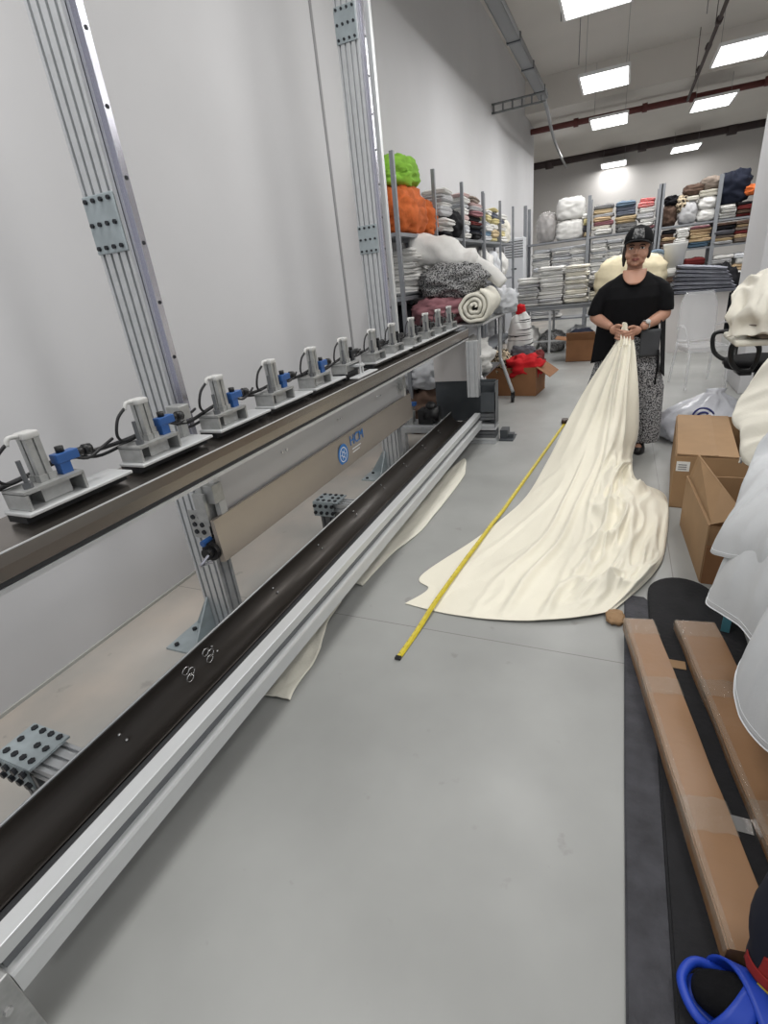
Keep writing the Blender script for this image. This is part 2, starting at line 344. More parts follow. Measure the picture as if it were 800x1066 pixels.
# ================================================================ MACHINE
MC = thing('fabric_clamping_machine', 'long aluminium fabric clamping machine with steel trough, beam and tall posts along left wall', 'machine')
X, Y, Z = (1, 0, 0), (0, 1, 0), (0, 0, 1)
def bolts(bm, pts, n, r=.006, h=.006, mi=0):
    n = V(n)
    for p in pts: cyl(bm, V(p)-n*.001, V(p)+n*h, r, 6, mi)
def post(x0, y0, plates, base):
    bm = B(); tslot(bm, (x0, y0, .012), X, Y, Z, .144, .084, 3.75, 4, 2, .011, .014); p = obj('post', bm, M['alu'], MC)
    bm = B(); box(bm, (x0+.145, y0+.018, .78), (x0+.158, y0+.066, 3.7)); box(bm, (x0+.158, y0+.03, .78), (x0+.172, y0+.056, 3.7))
    bolts(bm, [(x0+.172, y0+.043, .9+.19*k) for k in range(15)], X, .007, .002, 1); obj('guide_rail', bm, [M['rail'], M['bolt']], p)
    for z in plates:
        bm = B(); box(bm, (x0, y0-.009, z), (x0+.144, y0-.001, z+.175), bev=.004)
        bolts(bm, [(x0+.144*(i+.5)/4, y0-.009, z+.018+.07*j) for i in range(4) for j in range(3)], (0, -1, 0), .0075, .008, 1); obj('splice_plate', bm, [M['plate'], M['bolt']], p)
    # floor plate and triangular gusset
    bm = B(); box(bm, (x0-.14, y0-.17, 0), (x0+.2, y0+.13, .01)); 
    extrude_poly(bm, [(0, 0), (.16, 0), (0, .2)], (x0+.02, y0-.002, .01), (0, -1, 0), Z, X, .008)
    extrude_poly(bm, [(0, 0), (.13, 0), (0, .2)], (x0-.001, y0+.03, .01), (-1, 0, 0), Z, Y, .008)
    bolts(bm, [(x0-.1, y0-.14, .01), (x0-.1, y0-.02, .01), (x0-.1, y0+.09, .01), (x0+.06, y0-.14, .01)], Z, .012, .01, 1); obj('base_plate', bm, [M['plate'], M['bolt']], p)
    # carriage with motor on the front face, holding the hanging blade
    bm = B(); box(bm, (x0+.15, y0-.02, .60), (x0+.185, y0+.09, .84), bev=.003); box(bm, (x0+.185, y0-.01, .70), (x0+.235, y0+.05, .78), bev=.003)
    box(bm, (x0+.145, y0-.035, .63), (x0+.20, y0-.02, .75))
    box(bm, (x0+.06, y0-.004, .53), (x0+.16, y0+.0, .66))
    for i in range(2):
        for j in range(3): cyl(bm, (x0+.085+.04*i, y0-.003, .56+.035*j), (x0+.085+.04*i, y0-.01, .56+.035*j), .011, 8, 1)
    obj('carriage', bm, [M['castal'], M['bolt']], p)
    bm = B(); box(bm, (x0+.20, y0+.02, .62), (x0+.225, y0+.06, .86)); obj('lift_bar', bm, M['white_pl'], p)
    bm = B(); cyl(bm, (x0+.185, y0-.06, .50), (x0+.185, y0+.05, .50), .042, 16); cyl(bm, (x0+.185, y0-.085, .50), (x0+.185, y0-.06, .50), .026, 12)
    box(bm, (x0+.145, y0-.05, .46), (x0+.205, y0+.07, .54), bev=.004)
    cyl(bm, (x0+.165, y0-.07, .54), (x0+.165, y0-.02, .54), .014, 8, 1); tube(bm, smooth_path([(x0+.2, y0-.085, .5), (x0+.18, y0-.12, .47), (x0+.155, y0-.09, .45), (x0+.15, y0-.03, .43)], 5), .006, 6, True, 2); obj('motor', bm, [M['black_pl'], M['bluev'], M['rail']], p)
    return p
post(-1.684, 1.45, (1.64, 2.7), 0)
post(-1.684, 3.60, (1.64, 2.78), 0)
# outer cable cover on the far post
bm = B(); box(bm, (-1.535, 3.70, 1.0), (-1.50, 3.74, 3.76)); box(bm, (-1.535, 3.695, .95), (-1.525, 3.70, 3.76)); obj('cable_cover', bm, M['rails_white'], MC)
# beam with folded steel channel on top
YB0, YB1 = .05, 4.62
bm = B(); tslot(bm, (-1.39, YB0, .91), X, Z, Y, .185, .07, YB1-YB0, 4, 2, .009, .01); beam = obj('beam', bm, M['alu'], MC)
bm = B()
extrude_poly(bm, [(-.10, .014), (.122, .0), (.132, .018), (.142, .017), (.142, -.012), (.139, -.044), (.134, -.044), (.136, -.012), (.128, .006), (.122, -.004), (-.10, .008)], (-1.34, YB0, .983), X, Z, Y, YB1-YB0)
box(bm, (-1.203, YB0, .9995), (-1.198, YB1, 1.0025), mi=1); obj('steel_channel', bm, [M['brushed'], M['rails_white']], beam)  # bright lip strip paints in the highlight along the ridge
bm = B(); box(bm, (-1.206, YB0, .926), (-1.2035, YB1, .937)); obj('beam_groove_shade', bm, M['slot'], beam)  # dark strip laid on the beam face as the groove's shade
# press clamps
ys = [.771, 1.126, 1.485, 1.828, 2.171, 2.506, 2.879, 3.197, 3.557, 3.874, 4.185, 4.50]
for i, y in enumerate(ys):
    x = -1.335; down = (i == 5)
    bm = B(); box(bm, (x-.045, y-.085, 1.070), (x+.045, y+.08, 1.079)); box(bm, (x-.045, y-.085, 1.03), (x+.045, y-.077, 1.072)); box(bm, (x-.045, y+.072, 1.03), (x+.045, y+.08, 1.072))
    box(bm, (x-.045, y-.08, 1.03), (x-.035, y+.075, 1.072)); box(bm, (x-.03, y-.03, 1.03), (x+.02, y+.05, 1.07)); c = obj('press_clamp', bm, M['castal'], MC)
    bm = B(); tslot(bm, (x-.018, y-.018, 1.079), X, Y, Z, .036, .036, .112, 1, 1, .006, .005); tslot(bm, (x-.022, y-.022, 1.079), X, Y, Z, .044, .044, .018, 1, 1, .004, .003); obj('air_cylinder', bm, M['castal'], c)
    bm = B(); box(bm, (x-.021, y-.021, 1.19), (x+.021, y+.021, 1.208), bev=.004); tube(bm, smooth_path([(x, y-.015, 1.2), (x, y-.045, 1.203), (x, y-.055, 1.185)], 4), .006, 7); obj('cylinder_cap', bm, M['white_pl'], c, True)
    bm = B(); cyl(bm, (x+.02, y-.055, 1.07), (x+.02, y-.055, 1.15), .006, 8); cyl(bm, (x+.02, y-.055, 1.079), (x+.02, y-.055, 1.093), .012, 8)
    obj('guide_rod', bm, M['alu_dark'], c)
    bm = B()
    if not down: box(bm, (x-.045, y-.10, 1.019), (x+.058, y+.215, 1.029), bev=.003); box(bm, (x-.045, y-.095, .999), (x+.03, y+.21, 1.02), mi=1)
    else: box(bm, (x+.065, y-.1, 1.006), (x+.12, y+.15, 1.014), bev=.003); box(bm, (x+.02, y-.0, 1.052), (x+.09, y+.05, 1.062)); box(bm, (x-.045, y-.08, .999), (x+.03, y+.08, 1.03), mi=1); cyl(bm, (x+.08, y+.01, 1.0), (x+.08, y+.01, 1.07), .005, 8); cyl(bm, (x+.08, y+.04, 1.0), (x+.08, y+.04, 1.07), .005, 8)
    obj('press_plate', bm, [M['rails_white'], M['blackst']], c)
    bm = B(); box(bm, (x-.005, y+.035, 1.108), (x+.025, y+.1, 1.134), bev=.003); box(bm, (x-.002, y+.04, 1.079), (x+.022, y+.07, 1.108)); v = obj('blue_valve' if i < 5 else 'valve', bm, M['bluev'] if i < 5 else M['blackst'], c)
    bm = B(); cyl(bm, (x+.008, y+.10, 1.118), (x+.008, y+.125, 1.118), .012, 10); cyl(bm, (x+.008, y+.125, 1.118), (x+.008, y+.145, 1.116), .016, 10); obj('valve_knob', bm, M['black_pl'], c, True)
    bm = B(); cyl(bm, (x+.01, y+.06, 1.134), (x+.01, y+.06, 1.15), .011, 8); obj('valve_cap', bm, M['black_pl'], c, True)
    bm = B(); tube(bm, smooth_path([(x, y-.055, 1.19), (x-.005, y-.085, 1.165), (x-.01, y-.1, 1.12), (x-.02, y-.075, 1.094), (x-.035, y-.02, 1.092), (x-.03, y+.04, 1.10)], 6), .0045, 6); obj('clamp_hose', bm, M['hose'], c, True)
pts = []
for i, y in enumerate(ys):
    pts += [(-1.375, y-.16, 1.085+.012*math.sin(i*2.3)), (-1.372, y-.02, 1.093), (-1.37, y+.1, 1.11)]
bm = B(); tube(bm, smooth_path(pts, 5), .0065, 6); tube(bm, smooth_path([(p[0]-.012, p[1]+.02, p[2]-.012+.012*math.sin(k*1.7)) for k, p in enumerate(pts)], 5), .005, 6)
for i, y in enumerate(ys[:-1]): tube(bm, smooth_path([(-1.37, y+.1, 1.11), (-1.36, y+.15, 1.085), (-1.355, y+.2, 1.10), (-1.37, ys[i+1]-.1, 1.11)], 5), .0045, 6)
obj('air_hose', bm, M['hose'], MC, True)
# sensor block near first post
bm = B(); box(bm, (-1.41, 1.29, 1.09), (-1.35, 1.34, 1.14), bev=.003); box(bm, (-1.39, 1.30, .99), (-1.37, 1.33, 1.09)); obj('sensor_block', bm, M['castal'], MC)
# hanging blade and the pale sheet behind it
bm = B(); extrude_poly(bm, [(0, 0), (.028, .004), (.02, .195), (.004, .195)], (-1.475, 1.41, .445), X, Z, Y, 2.33); bl = obj('hanging_blade', bm, M['blade'], MC)
bm = B(); extrude_poly(bm, [(0, 0), (.003, 0), (-.02, .205), (-.023, .205)], (-1.48, 1.50, .60), X, Z, Y, 2.2)
bolts(bm, [(-1.492, 2.0+k*.6+d, .735) for k in range(3) for d in (0, .04)], X, .006, .008, 1); obj('back_sheet', bm, [M['blade_back'], M['bolt_l']], bl)
lg = Matrix.Translation((-1.4485, 2.54, .54)) @ Matrix.Rotation(PI/2, 4, 'Z') @ Matrix.Rotation(PI/2, 4, 'X')
bm = B(); bmesh.ops.create_circle(bm, cap_ends=True, radius=.064, segments=28, matrix=lg); lo = obj('logo_disc', bm, M['logo'], bl)
bm = B()
for r0, r1 in ((.040, .046), (.012, .018)):
    n = 24
    for k in range(n):
        a, b2 = 2*PI*k/n, 2*PI*(k+1)/n
        f = [bm.verts.new(lg @ V((r*math.cos(t_), r*math.sin(t_), .0008))) for r, t_ in ((r0, a), (r1, a), (r1, b2), (r0, b2))]; bm.faces.new(f)
for k in range(6):
    a = k*PI/3; u = V((math.cos(a), math.sin(a), 0)); w = V((-u.y, u.x, 0))*.0022
    bm.faces.new([bm.verts.new(lg @ (p+V((0, 0, .0008)))) for p in (u*.018-w, u*.032-w, u*.032+w, u*.018+w)])
obj('logo_emblem', bm, M['logo_w'], bl)
text_mesh('logo_lettering', 'HCM', .088, M['logo'], bl, Matrix.Translation((-1.4495, 2.74, .585)) @ Matrix.Rotation(PI/2, 4, 'Z') @ Matrix.Rotation(PI/2, 4, 'X'))
for j, w in enumerate((.12, .10)):
    bm = B(); box(bm, (-1.4495, 2.66, .530-.02*j), (-1.4480, 2.66+w, .536-.02*j)); obj('logo_small_line', bm, M['logo_w'], bl)
# trough: concave folded sheet
prof = []
for k in range(25):
    a = PI*(1.0+.62*k/24); prof.append((-1.262+.078*math.cos(a), .297+.082*math.sin(a)))
prof += [(-1.205, .240), (-1.188, .252)]
outer = [(p[0]+.0, p[1]-.005) for p in prof]
bm = B(); extrude_poly(bm, [(-1.343, .302)] + prof + outer[::-1] + [(-1.345, .292)], (0, .16, 0), X, Z, Y, 4.28)
box(bm, (-1.346, .16, .300), (-1.340, 4.44, .306), mi=1)
for y in (.68, 1.11, 1.52, 1.93, 2.34, 2.75, 3.16, 3.57, 3.98): bolts(bm, [(-1.327, y, .262), (-1.31, y+.005, .24)], (.8, 0, .6), .005, .006, 2)
tr = obj('trough', bm, [M['trough'], M['rails_white'], M['bolt_l']], MC, True)
for y in (.967, 1.07):
    bm = B(); 
    for k in range(3):
        c = V((-1.318+.012*k, y+.012*math.sin(k*2.), .270-.008*k)); tube(bm, [c+V((.0, .016*math.cos(a), .014*math.sin(a))) for a in [2*PI*q/12 for q in range(13)]], .0022, 5)
    obj('chain_clip', bm, M['silver'], tr, True)
bm = B(); tslot(bm, (-1.31, .19, .15), X, Z, Y, .11, .055, 4.25, 3, 1, .008, .008); obj('trough_support', bm, M['alu_dark'], MC)
bm = B(); box(bm, (-1.186, .16, .20), (-1.130, 4.46, .246)); obj('gap_shade_strip', bm, M['slot'], MC)  # dark bar put in as the shade of the gap behind the rails
bm = B(); box(bm, (-1.128, .16, .249), (-1.078, 4.47, .287), bev=.002); box(bm, (-1.122, .165, .214), (-1.09, 4.465, .2495), mi=1); obj('upper_rail', bm, [M['rails_white'], M['alu_dark']], MC)  # dark filler gives the recess between the rails its shade by colour
bm = B(); extrude_poly(bm, [(-1.14, .15), (-1.066, .15), (-1.066, .204), (-1.07, .212), (-1.112, .216), (-1.116, .248), (-1.14, .248)], (0, .16, 0), X, Z, Y, 4.31); obj('lower_rail', bm, M['rails_white'], MC)
bm = B(); box(bm, (-1.16, .10, .0), (-1.06, .158, .235), bev=.004)
bolts(bm, [(-1.06, .125, .06), (-1.06, .125, .16)], X, .009, .008, 1); obj('end_bracket', bm, [M['castal'], M['bolt_l']], MC)
# cantilever brackets that carry the trough
for y0 in (.50, 2.42):
    bm = B(); tslot(bm, (-1.62, y0+.01, .205), Y, Z, X, .10, .05, .265, 3, 1, .010, .01); c = obj('cantilever_arm', bm, M['alu'], MC)
    bm = B(); box(bm, (-1.64, y0-.01, .267), (-1.47, y0+.12, .275)); box(bm, (-1.64, y0-.012, .18), (-1.50, y0-.004, .267))
    bolts(bm, [(-1.615+.04*i, y0+.015+.045*j, .275) for i in range(4) for j in range(3) if not (i == 1 and j == 1)], Z, .011, .005, 1)
    bolts(bm, [(-1.625+.04*i, y0-.012, .25-.045*j) for i in range(4) for j in range(2)], (0, -1, 0), .011, .012, 1); obj('joint_plate', bm, [M['plate'], M['bolt']], c)
    bm = B(); tslot(bm, (-1.61, y0+.01, .005), X, Y, Z, .09, .09, .208, 2, 2, .01, .01); obj('leg', bm, M['alu_dark'], MC)
for y0 in (1.6, 3.4):
    bm = B(); tslot(bm, (-1.30, y0, .002), X, Y, Z, .08, .08, .146, 2, 2, .01, .01); obj('leg', bm, M['alu_dark'], MC)
# far end stand
bm = B(); tslot(bm, (-1.19, 4.47, .43), X, Y, Z, .10, .08, .48, 2, 2, .01, .012); obj('post', bm, M['alu'], MC)
bm = B(); box(bm, (-1.52, 4.56, .56), (-1.195, 4.60, .905)); obj('end_cover', bm, M['panel'], MC)
bm = B(); box(bm, (-1.53, 4.60, .18), (-.96, 4.61, .56)); box(bm, (-1.07, 4.46, .30), (-.94, 4.468, .47)); box(bm, (-.948, 4.46, .16), (-.94, 4.60, .555)); box(bm, (-1.07, 4.46, .535), (-.94, 4.468, .555)); obj('end_plate', bm, M['darkplate'], MC)
for k, (z, w) in enumerate(((.002, .36), (.062, .36), (.13, .22), (.225, .14))):
    bm = B(); tslot(bm, (-.94-w, 4.46, z), Y, Z, X, .14, .055, w, 2, 1, .009, .009); obj('foot_profile', bm, M['alu_dark'] if k % 2 else M['alu'], MC)
bm = B(); box(bm, (-.93, 4.55, .0), (-.80, 4.75, .012)); box(bm, (-.93, 4.6, .012), (-.86, 4.72, .09)); box(bm, (-.86, 4.62, .012), (-.81, 4.7, .045)); obj('anchor_foot', bm, M['darkplate'], MC)
# drive unit behind the trough at the far end
bm = B(); box(bm, (-1.70, 4.05, .22), (-1.38, 4.12, .26)); box(bm, (-1.70, 4.30, .22), (-1.38, 4.36, .26)); box(bm, (-1.70, 4.05, .0), (-1.66, 4.12, .22)); box(bm, (-1.42, 4.05, .0), (-1.38, 4.12, .22)); box(bm, (-1.70, 4.12, .26), (-1.38, 4.3, .27)); dv = obj('drive_bench', bm, M['alu'], MC)
bm = B(); cyl(bm, (-1.5, 4.2, .35), (-1.38, 4.2, .35), .07, 16); box(bm, (-1.56, 4.14, .27), (-1.42, 4.27, .4), bev=.01); ellip(bm, (-1.45, 4.2, .42), (.05, .05, .04)); obj('drive_motor', bm, M['black_pl'], dv, True)
bm = B(); cyl(bm, (-1.64, 4.16, .27), (-1.64, 4.16, .40), .03, 10); cyl(bm, (-1.64, 4.24, .27), (-1.64, 4.24, .37), .022, 10); box(bm, (-1.67, 4.1, .40), (-1.6, 4.2, .44)); obj('drive_fittings', bm, M['castal'], dv)
bm = B(); box(bm, (-1.62, 4.12, .44), (-1.57, 4.17, .47)); obj('drive_sensor', bm, M['bluev'], dv)
bm = B()
for k in range(3): tube(bm, smooth_path([(-1.75, 4.2, .35), (-1.85-.02*k, 4.1, .15), (-1.75, 4.0-.02*k, .03), (-1.6, 4.02, .03), (-1.45, 4.1+.03*k, .05)], 6), .014, 6)
obj('cable_loop', bm, M['hose'], dv, True)
#@@PART2
# ================================================================ STOCK BUILDERS
ORD = ['bottom', 'second from the bottom', 'third up', 'fourth up', 'fifth up', 'sixth up', 'seventh up', 'eighth up', 'ninth up', 'tenth up', 'eleventh up', 'twelfth up']
def folded_mesh(seed, w=1., d=1., h=1.):
    """a folded textile: slab with a rounded front fold, a visible inner layer line and sagging edges"""
    bm = B(); nx, ny, nz_ = 12, 10, 6
    r = random.Random(seed)
    q = bmesh.ops.create_cube(bm, size=2)
    bmesh.ops.subdivide_edges(bm, edges=bm.edges[:], cuts=8, use_grid_fill=True)
    for v in bm.verts:
        x, y, z = v.co
        e = max(0, abs(y)-.72)/.28; s = math.sqrt(max(.0, 1-e*e*.85))
        ex = max(0, abs(x)-.82)/.18; s *= math.sqrt(max(0, 1-ex*ex*.5))
        wob = noise.noise(V((x*1.5, y*1.5, seed*3.1)))*.42
        lay = -.05 if (abs(z) < .2 and (abs(y) > .98 or abs(x) > .98)) else 0
        sh = noise.noise(V((z*2.5, seed*1.7, 4.)))*.07
        v.co = V((x*(1+lay)+sh+.03*noise.noise(V((y*3, z*3, seed))), y*(1+lay)+sh+.04*noise.noise(V((x*3, z*2, seed+9.))), z*s*(1+wob)+wob*.25))
    for v in bm.verts: v.co = V((v.co.x*w/2, v.co.y*d/2, (v.co.z+1)*h/2))
    me = bpy.data.meshes.new('folded_textile'); 
    bmesh.ops.recalc_face_normals(bm, faces=bm.faces); bm.to_mesh(me); bm.free()
    for p in me.polygons: p.use_smooth = True
    me.materials.append(M['sheer']); return me
FM = [folded_mesh(i) for i in range(9)]
def folded(name, x, y, z, w, d, h, key, label, group, cat='textile', rz=0., tilt=0.):
    o = bpy.data.objects.new(name, FM[random.randrange(9)]); col.objects.link(o)
    o.location = (x, y, z); o.scale = (w, d, h); o.rotation_euler = (0, tilt, rz)
    o.material_slots[0].link = 'OBJECT'; o.material_slots[0].material = F[key][0]
    return tag(o, label, cat, group)
def stack(x, y, z, w, d, h, n, keys, where, face=0, name='folded_textile', kind='textile', tilt=0., wob=.09):
    """n folded pieces, each an object; face: rotation of the stack about Z"""
    if isinstance(keys, str): keys = [keys]
    th = h/n
    ths = [random.uniform(.65, 1.35) for _ in range(n)]; sc_ = h/sum(ths); zz = z
    for i in range(n):
        th = ths[i]*sc_; zi = zz; zz += th
        k = keys[i % len(keys)] if len(keys) < n else keys[i]
        o_ = 'topmost' if i == n-1 else ORD[i]
        folded(name, x+random.uniform(-.018, .018), y+random.uniform(-.018, .018), zi+.001, w*random.uniform(.86, 1.03), d*random.uniform(.9, 1.02), th*1.12 if i < n-1 else th, k,
               '%s %s, %s, %s' % (F[k][1], kind, o_, where), 'folded pieces in the stack '+where, kind, face+random.uniform(-wob, wob), tilt)
def bundle_mesh(name, w, d, h, seed, fold=.12, freq=2.2, ridge=0., ny=28, pw=2.6, flat=.12):
    """soft heap or stuffed bag, flattened underneath, with folds"""
    bm = B(); nu, nv = 40, ny
    def f(i, j):
        a = 2*PI*i/nu; b = PI*j/nv
        p = V((math.cos(a)*math.sin(b), math.sin(a)*math.sin(b), math.cos(b)))
        s = (abs(p.x)**pw+abs(p.y)**pw+abs(p.z)**pw)**(-1/pw)
        q = p*s
        n1 = noise.noise(V((q.x*freq, q.y*freq, q.z*freq*1.3))+V((seed*7.3, seed, 0)))
        n2 = noise.noise(V((q.x*freq*2.6, q.y*freq*2.6, q.z*freq*3))+V((seed, seed*3.1, 5)))
        rd = (1-abs(noise.noise(V((q.x*freq*1.1, q.y*freq*1.1, q.z*freq*1.9))+V((3, seed*2.2, seed))))*3)*ridge
        q *= 1+fold*n1+fold*.5*n2+rd*.12
        q.z = max(q.z, -1+flat)
        return V((q.x*w/2, q.y*d/2, (q.z+1-flat)*h/(2-flat)))
    rows = []
    top = bm.verts.new(f(0, 0)); bot = bm.verts.new(f(0, nv))
    for j in range(1, nv): rows.append([bm.verts.new(f(i, j)) for i in range(nu)])
    for a, b in zip(rows, rows[1:]):
        for i in range(nu): bm.faces.new((a[i], b[i], b[(i+1) % nu], a[(i+1) % nu]))
    for i in range(nu):
        bm.faces.new((top, rows[0][i], rows[0][(i+1) % nu])); bm.faces.new((bot, rows[-1][(i+1) % nu], rows[-1][i]))
    return bm
def bundle(name, x, y, z, w, d, h, key, label, cat, seed, group=None, rz=0., **kw):
    m = F[key][0] if key in F else M[key]
    o = obj(name, bundle_mesh(name, w, d, h, seed, **kw), m, None, True, (x, y, z)); o.rotation_euler.z = rz
    return tag(o, label, cat, group)
def roll_mesh(L, r, turns=3.2, th=.016, squash=.8, seed=0., bmp=.012):
    """rolled-up blanket: spiral sheet seen from its end"""
    bm = B(); n = 90
    ring = []
    nl = 10
    for k in range(n+1):
        t = k/n; a = t*turns*2*PI; rr = r*(.12+.88*t)
        row = []
        for j in range(nl+1):
            y = L*j/nl - L/2
            dd = noise.noise(V((math.cos(a)*1.5, math.sin(a)*1.5, y*4+seed)))*bmp*(1+t)
            row.append(V(((rr+dd)*math.cos(a), y+.02*noise.noise(V((a, j, seed))), (rr+dd)*math.sin(a)*squash)))
        ring.append(row)
    def off(k, j, s):
        p = ring[k][j]; c = V((0, p.y, 0)); u = (p-c).normalized(); return p+u*s
    A = [[bm.verts.new(off(k, j, th/2)) for j in range(nl+1)] for k in range(n+1)]
    C = [[bm.verts.new(off(k, j, -th/2)) for j in range(nl+1)] for k in range(n+1)]
    for k in range(n):
        for j in range(nl):
            bm.faces.new((A[k][j], A[k+1][j], A[k+1][j+1], A[k][j+1])); bm.faces.new((C[k][j], C[k][j+1], C[k+1][j+1], C[k+1][j]))
        bm.faces.new((A[k][0], C[k][0], C[k+1][0], A[k+1][0])); bm.faces.new((A[k][nl], A[k+1][nl], C[k+1][nl], C[k][nl]))
    for j in range(nl):
        bm.faces.new((A[0][j], A[0][j+1], C[0][j+1], C[0][j])); bm.faces.new((A[n][j], C[n][j], C[n][j+1], A[n][j+1]))
    return bm
# ---------------------------------------------------------------- shelving
def rack(label, x0, y0, L, depth, H, levels, bays, along='y', group='galvanised shelving racks'):
    """rack running along +Y (front faces +X) or along +X (front faces -Y); origin at its front-left foot"""
    t = thing('shelving_rack', label, 'shelf', (x0, y0, 0), 0, group)
    D, A = (V((-1, 0, 0)), V((0, 1, 0))) if along == 'y' else (V((0, 1, 0)), V((1, 0, 0)))
    for k in range(bays+1):
        for dd in (0, depth):
            p = A*(L*k/bays)+D*dd
            bm = B(); a = .018 if along == 'y' else .03
            box(bm, p-V((a, a, 0)), p+V((a, a, H-.03*(dd > 0)))); 
            obj('upright', bm, M['shelf'], t)
    for z in levels:
        bm = B(); p = D*0-A*.0; q = D*depth+A*L
        box(bm, (min(p.x, q.x), min(p.y, q.y), z-.03), (max(p.x, q.x), max(p.y, q.y), z)); obj('shelf_board', bm, M['shelf'], t)
    return t
XS = -1.84
rack('galvanised rack at the left wall beside the machine', XS, 4.76, 3.35, .33, 2.44, (.3, .8, 1.3, 1.84), 3)
rack('galvanised rack against the left wall, next to the tall white air conditioner', XS, 8.16, 2.3, .33, 2.42, (.3, .8, 1.3, 1.84), 2)
YB = 11.6
rack('galvanised rack at the back behind the table of white towels', -1.80, YB, 2.33, .5, 2.5, (.4, 1.2, 1.82), 2, 'x')
rack('galvanised rack at the back right, beside the square column', .57, YB, 2.6, .5, 2.5, (.4, .85, 1.42, 1.82), 3, 'x')

# left rack contents
bundle('stuffed_bag', -1.98, 5.26, 1.843, .36, .78, .40, 'orange', 'bright orange stuffed fabric bundle on the top left shelf', 'bundle', 1.3, fold=.10, ridge=.9, freq=3.2)
bundle('stuffed_bag', -1.99, 5.86, 1.843, .32, .34, .33, 'orange', 'smaller orange stuffed bundle at the right of the big one', 'bundle', 2.3, fold=.10, ridge=.9, freq=3.2)
bundle('stuffed_bag', -1.99, 5.26, 2.235, .32, .56, .25, 'green', 'lime green stuffed fabric bundle lying on the orange bundle', 'bundle', 3.3, fold=.12, ridge=1.1, freq=3.4)
LW = 'top left shelf '
stack(-1.98, 6.42, 1.843, .3, .34, .20, 3, ['black', 'white', 'white'], LW+'right of the orange bundles', 0, tilt=.1)
stack(-1.98, 6.43, 2.06, .28, .4, .26, 4, ['grey', 'white', 'grey', 'white'], LW+'above the black piece', 0)
bundle('cloth_heap', -1.97, 6.83, 1.843, .3, .42, .30, 'black', 'black bundled garments hanging over the top left shelf edge', 'textile', 5.1, fold=.2)
stack(-1.98, 7.2, 1.843, .3, .3, .5, 8, ['white', 'cool', 'white', 'pink'], LW+'before its third upright', 0)
stack(-1.98, 7.72, 1.843, .3, .54, .5, 9, ['black', 'navy', 'black', 'wine', 'black', 'rose', 'grey', 'pink', 'taupe'], LW+'mostly dark, behind black garments', 0)
stack(-1.98, 8.5, 1.843, .3, .4, .4, 6, ['cool', 'blue', 'white', 'cool', 'yellow', 'white'], LW+'near end of second rack', 0)
stack(-1.98, 9.0, 1.843, .3, .36, .45, 6, ['yellow', 'sand', 'white', 'yellow', 'slate', 'yellow'], LW+'middle of second rack', 0)
stack(-1.98, 9.55, 1.843, .3, .42, .40, 6, ['white', 'yellow', 'white', 'ivory', 'slate', 'white'], LW+'second rack, yellowish', 0)
bundle('plastic_sack', -1.98, 10.1, 1.843, .3, .42, .36, 'ivory', 'small ivory sack at the far end of the left top shelf', 'sack', 8.1, fold=.2)
for i, (y, k, h) in enumerate(((5.35, 'white', .42), (8.45, 'white', .42), (9.0, 'cool', .4), (9.6, 'white', .4), (7.0, 'beige', .36), (7.6, 'white', .4))):
    if k == 'beige' or i == 0: stack(-1.98, y, 1.303, .3, .4, h, 7, [k, 'white' if i == 0 else 'taupe'], ('on the second shelf down behind the rolls', 0, 0, 0, 'on the second shelf down, brownish')[i], 0)
    else: bundle('plastic_sack', -1.97, y, 1.303, .34, .5, h, k, ['', 'white sack on second left shelf, nearest of three by the air conditioner', 'cool white sack on second left shelf between two whiter sacks', 'white sack on second left shelf right beside the air conditioner', '', 'white sack on second left shelf behind the big white roll'][i], 'sack', 10.+i, fold=.18, ridge=.5)
for i, (y, k) in enumerate(((5.3, 'black'), (6.2, 'rose'), (7.2, 'white'), (8.6, 'print'), (9.6, 'cool'))):
    bundle('cloth_heap', -1.97, y, .803, .34, .7, .40, k, F[k][1]+' heap of cloth on the third shelf down of the left racks', 'textile', 20.+i, fold=.22, ridge=.5)

# tall floor-standing air conditioner
t = thing('air_conditioner', 'tall white floor-standing air conditioner in the corner behind left racks', 'air conditioner', (-1.95, 11.35, 0))
bm = B(); box(bm, (-.19, -.15, 0), (.19, .15, 1.96), bev=.02); obj('cabinet', bm, M['acw'], t)
bm = B()
for k in range(7): box(bm, (-.17, -.158, 1.62+.045*k), (.17, -.148, 1.632+.045*k))
obj('outlet_grille', bm, M['black_pl'], t)
bm = B(); box(bm, (-.05, -.156, 1.40), (.05, -.148, 1.43)); obj('display', bm, M['darkplate'], t)
bm = B(); box(bm, (-.19, -.154, 1.05), (.19, -.149, 1.055)); obj('panel_seam', bm, M['trim'], t)

# back rack contents
yb = YB+.22
b1 = 'top back shelf, '
bundle('clear_sack', -1.42, yb, 1.823, .38, .36, .52, 'bagclear', 'cloudy plastic sack of mixed clothes at left of top back shelf', 'sack', 31., fold=.12, ridge=.6)
bundle('cloth_heap', -1.42, yb, 1.83, .26, .26, .40, 'print', 'black and white clothes seen inside the cloudy plastic sack', 'textile', 31.5, fold=.3)
for k, (z, h) in enumerate(((1.823, .34), (2.17, .36))):
    bundle('wrapped_quilt', -.98, yb, z, .5, .4, h, 'white', ['white quilt pack in plastic, lower of two on back shelf', 'white quilt pack in plastic, upper of two, with gathered top'][k], 'quilt', 33.+k, fold=.08, ridge=.5, pw=4., freq=3.)
stack(-.68, yb, 1.823, .12, .36, .4, 4, ['sand', 'dgrey', 'yellow', 'white'], b1+'beside the quilt packs')
stack(-.39, yb-.02, 1.823, .34, .4, .50, 7, ['white', 'ivory', 'rose', 'beige', 'grey', 'sand', 'print'], b1+'right of the second upright')
stack(.0, yb-.02, 1.823, .36, .4, .50, 7, ['print', 'print', 'sand', 'sand', 'slate', 'slate', 'bluegrey'], b1+'topped slate blue')
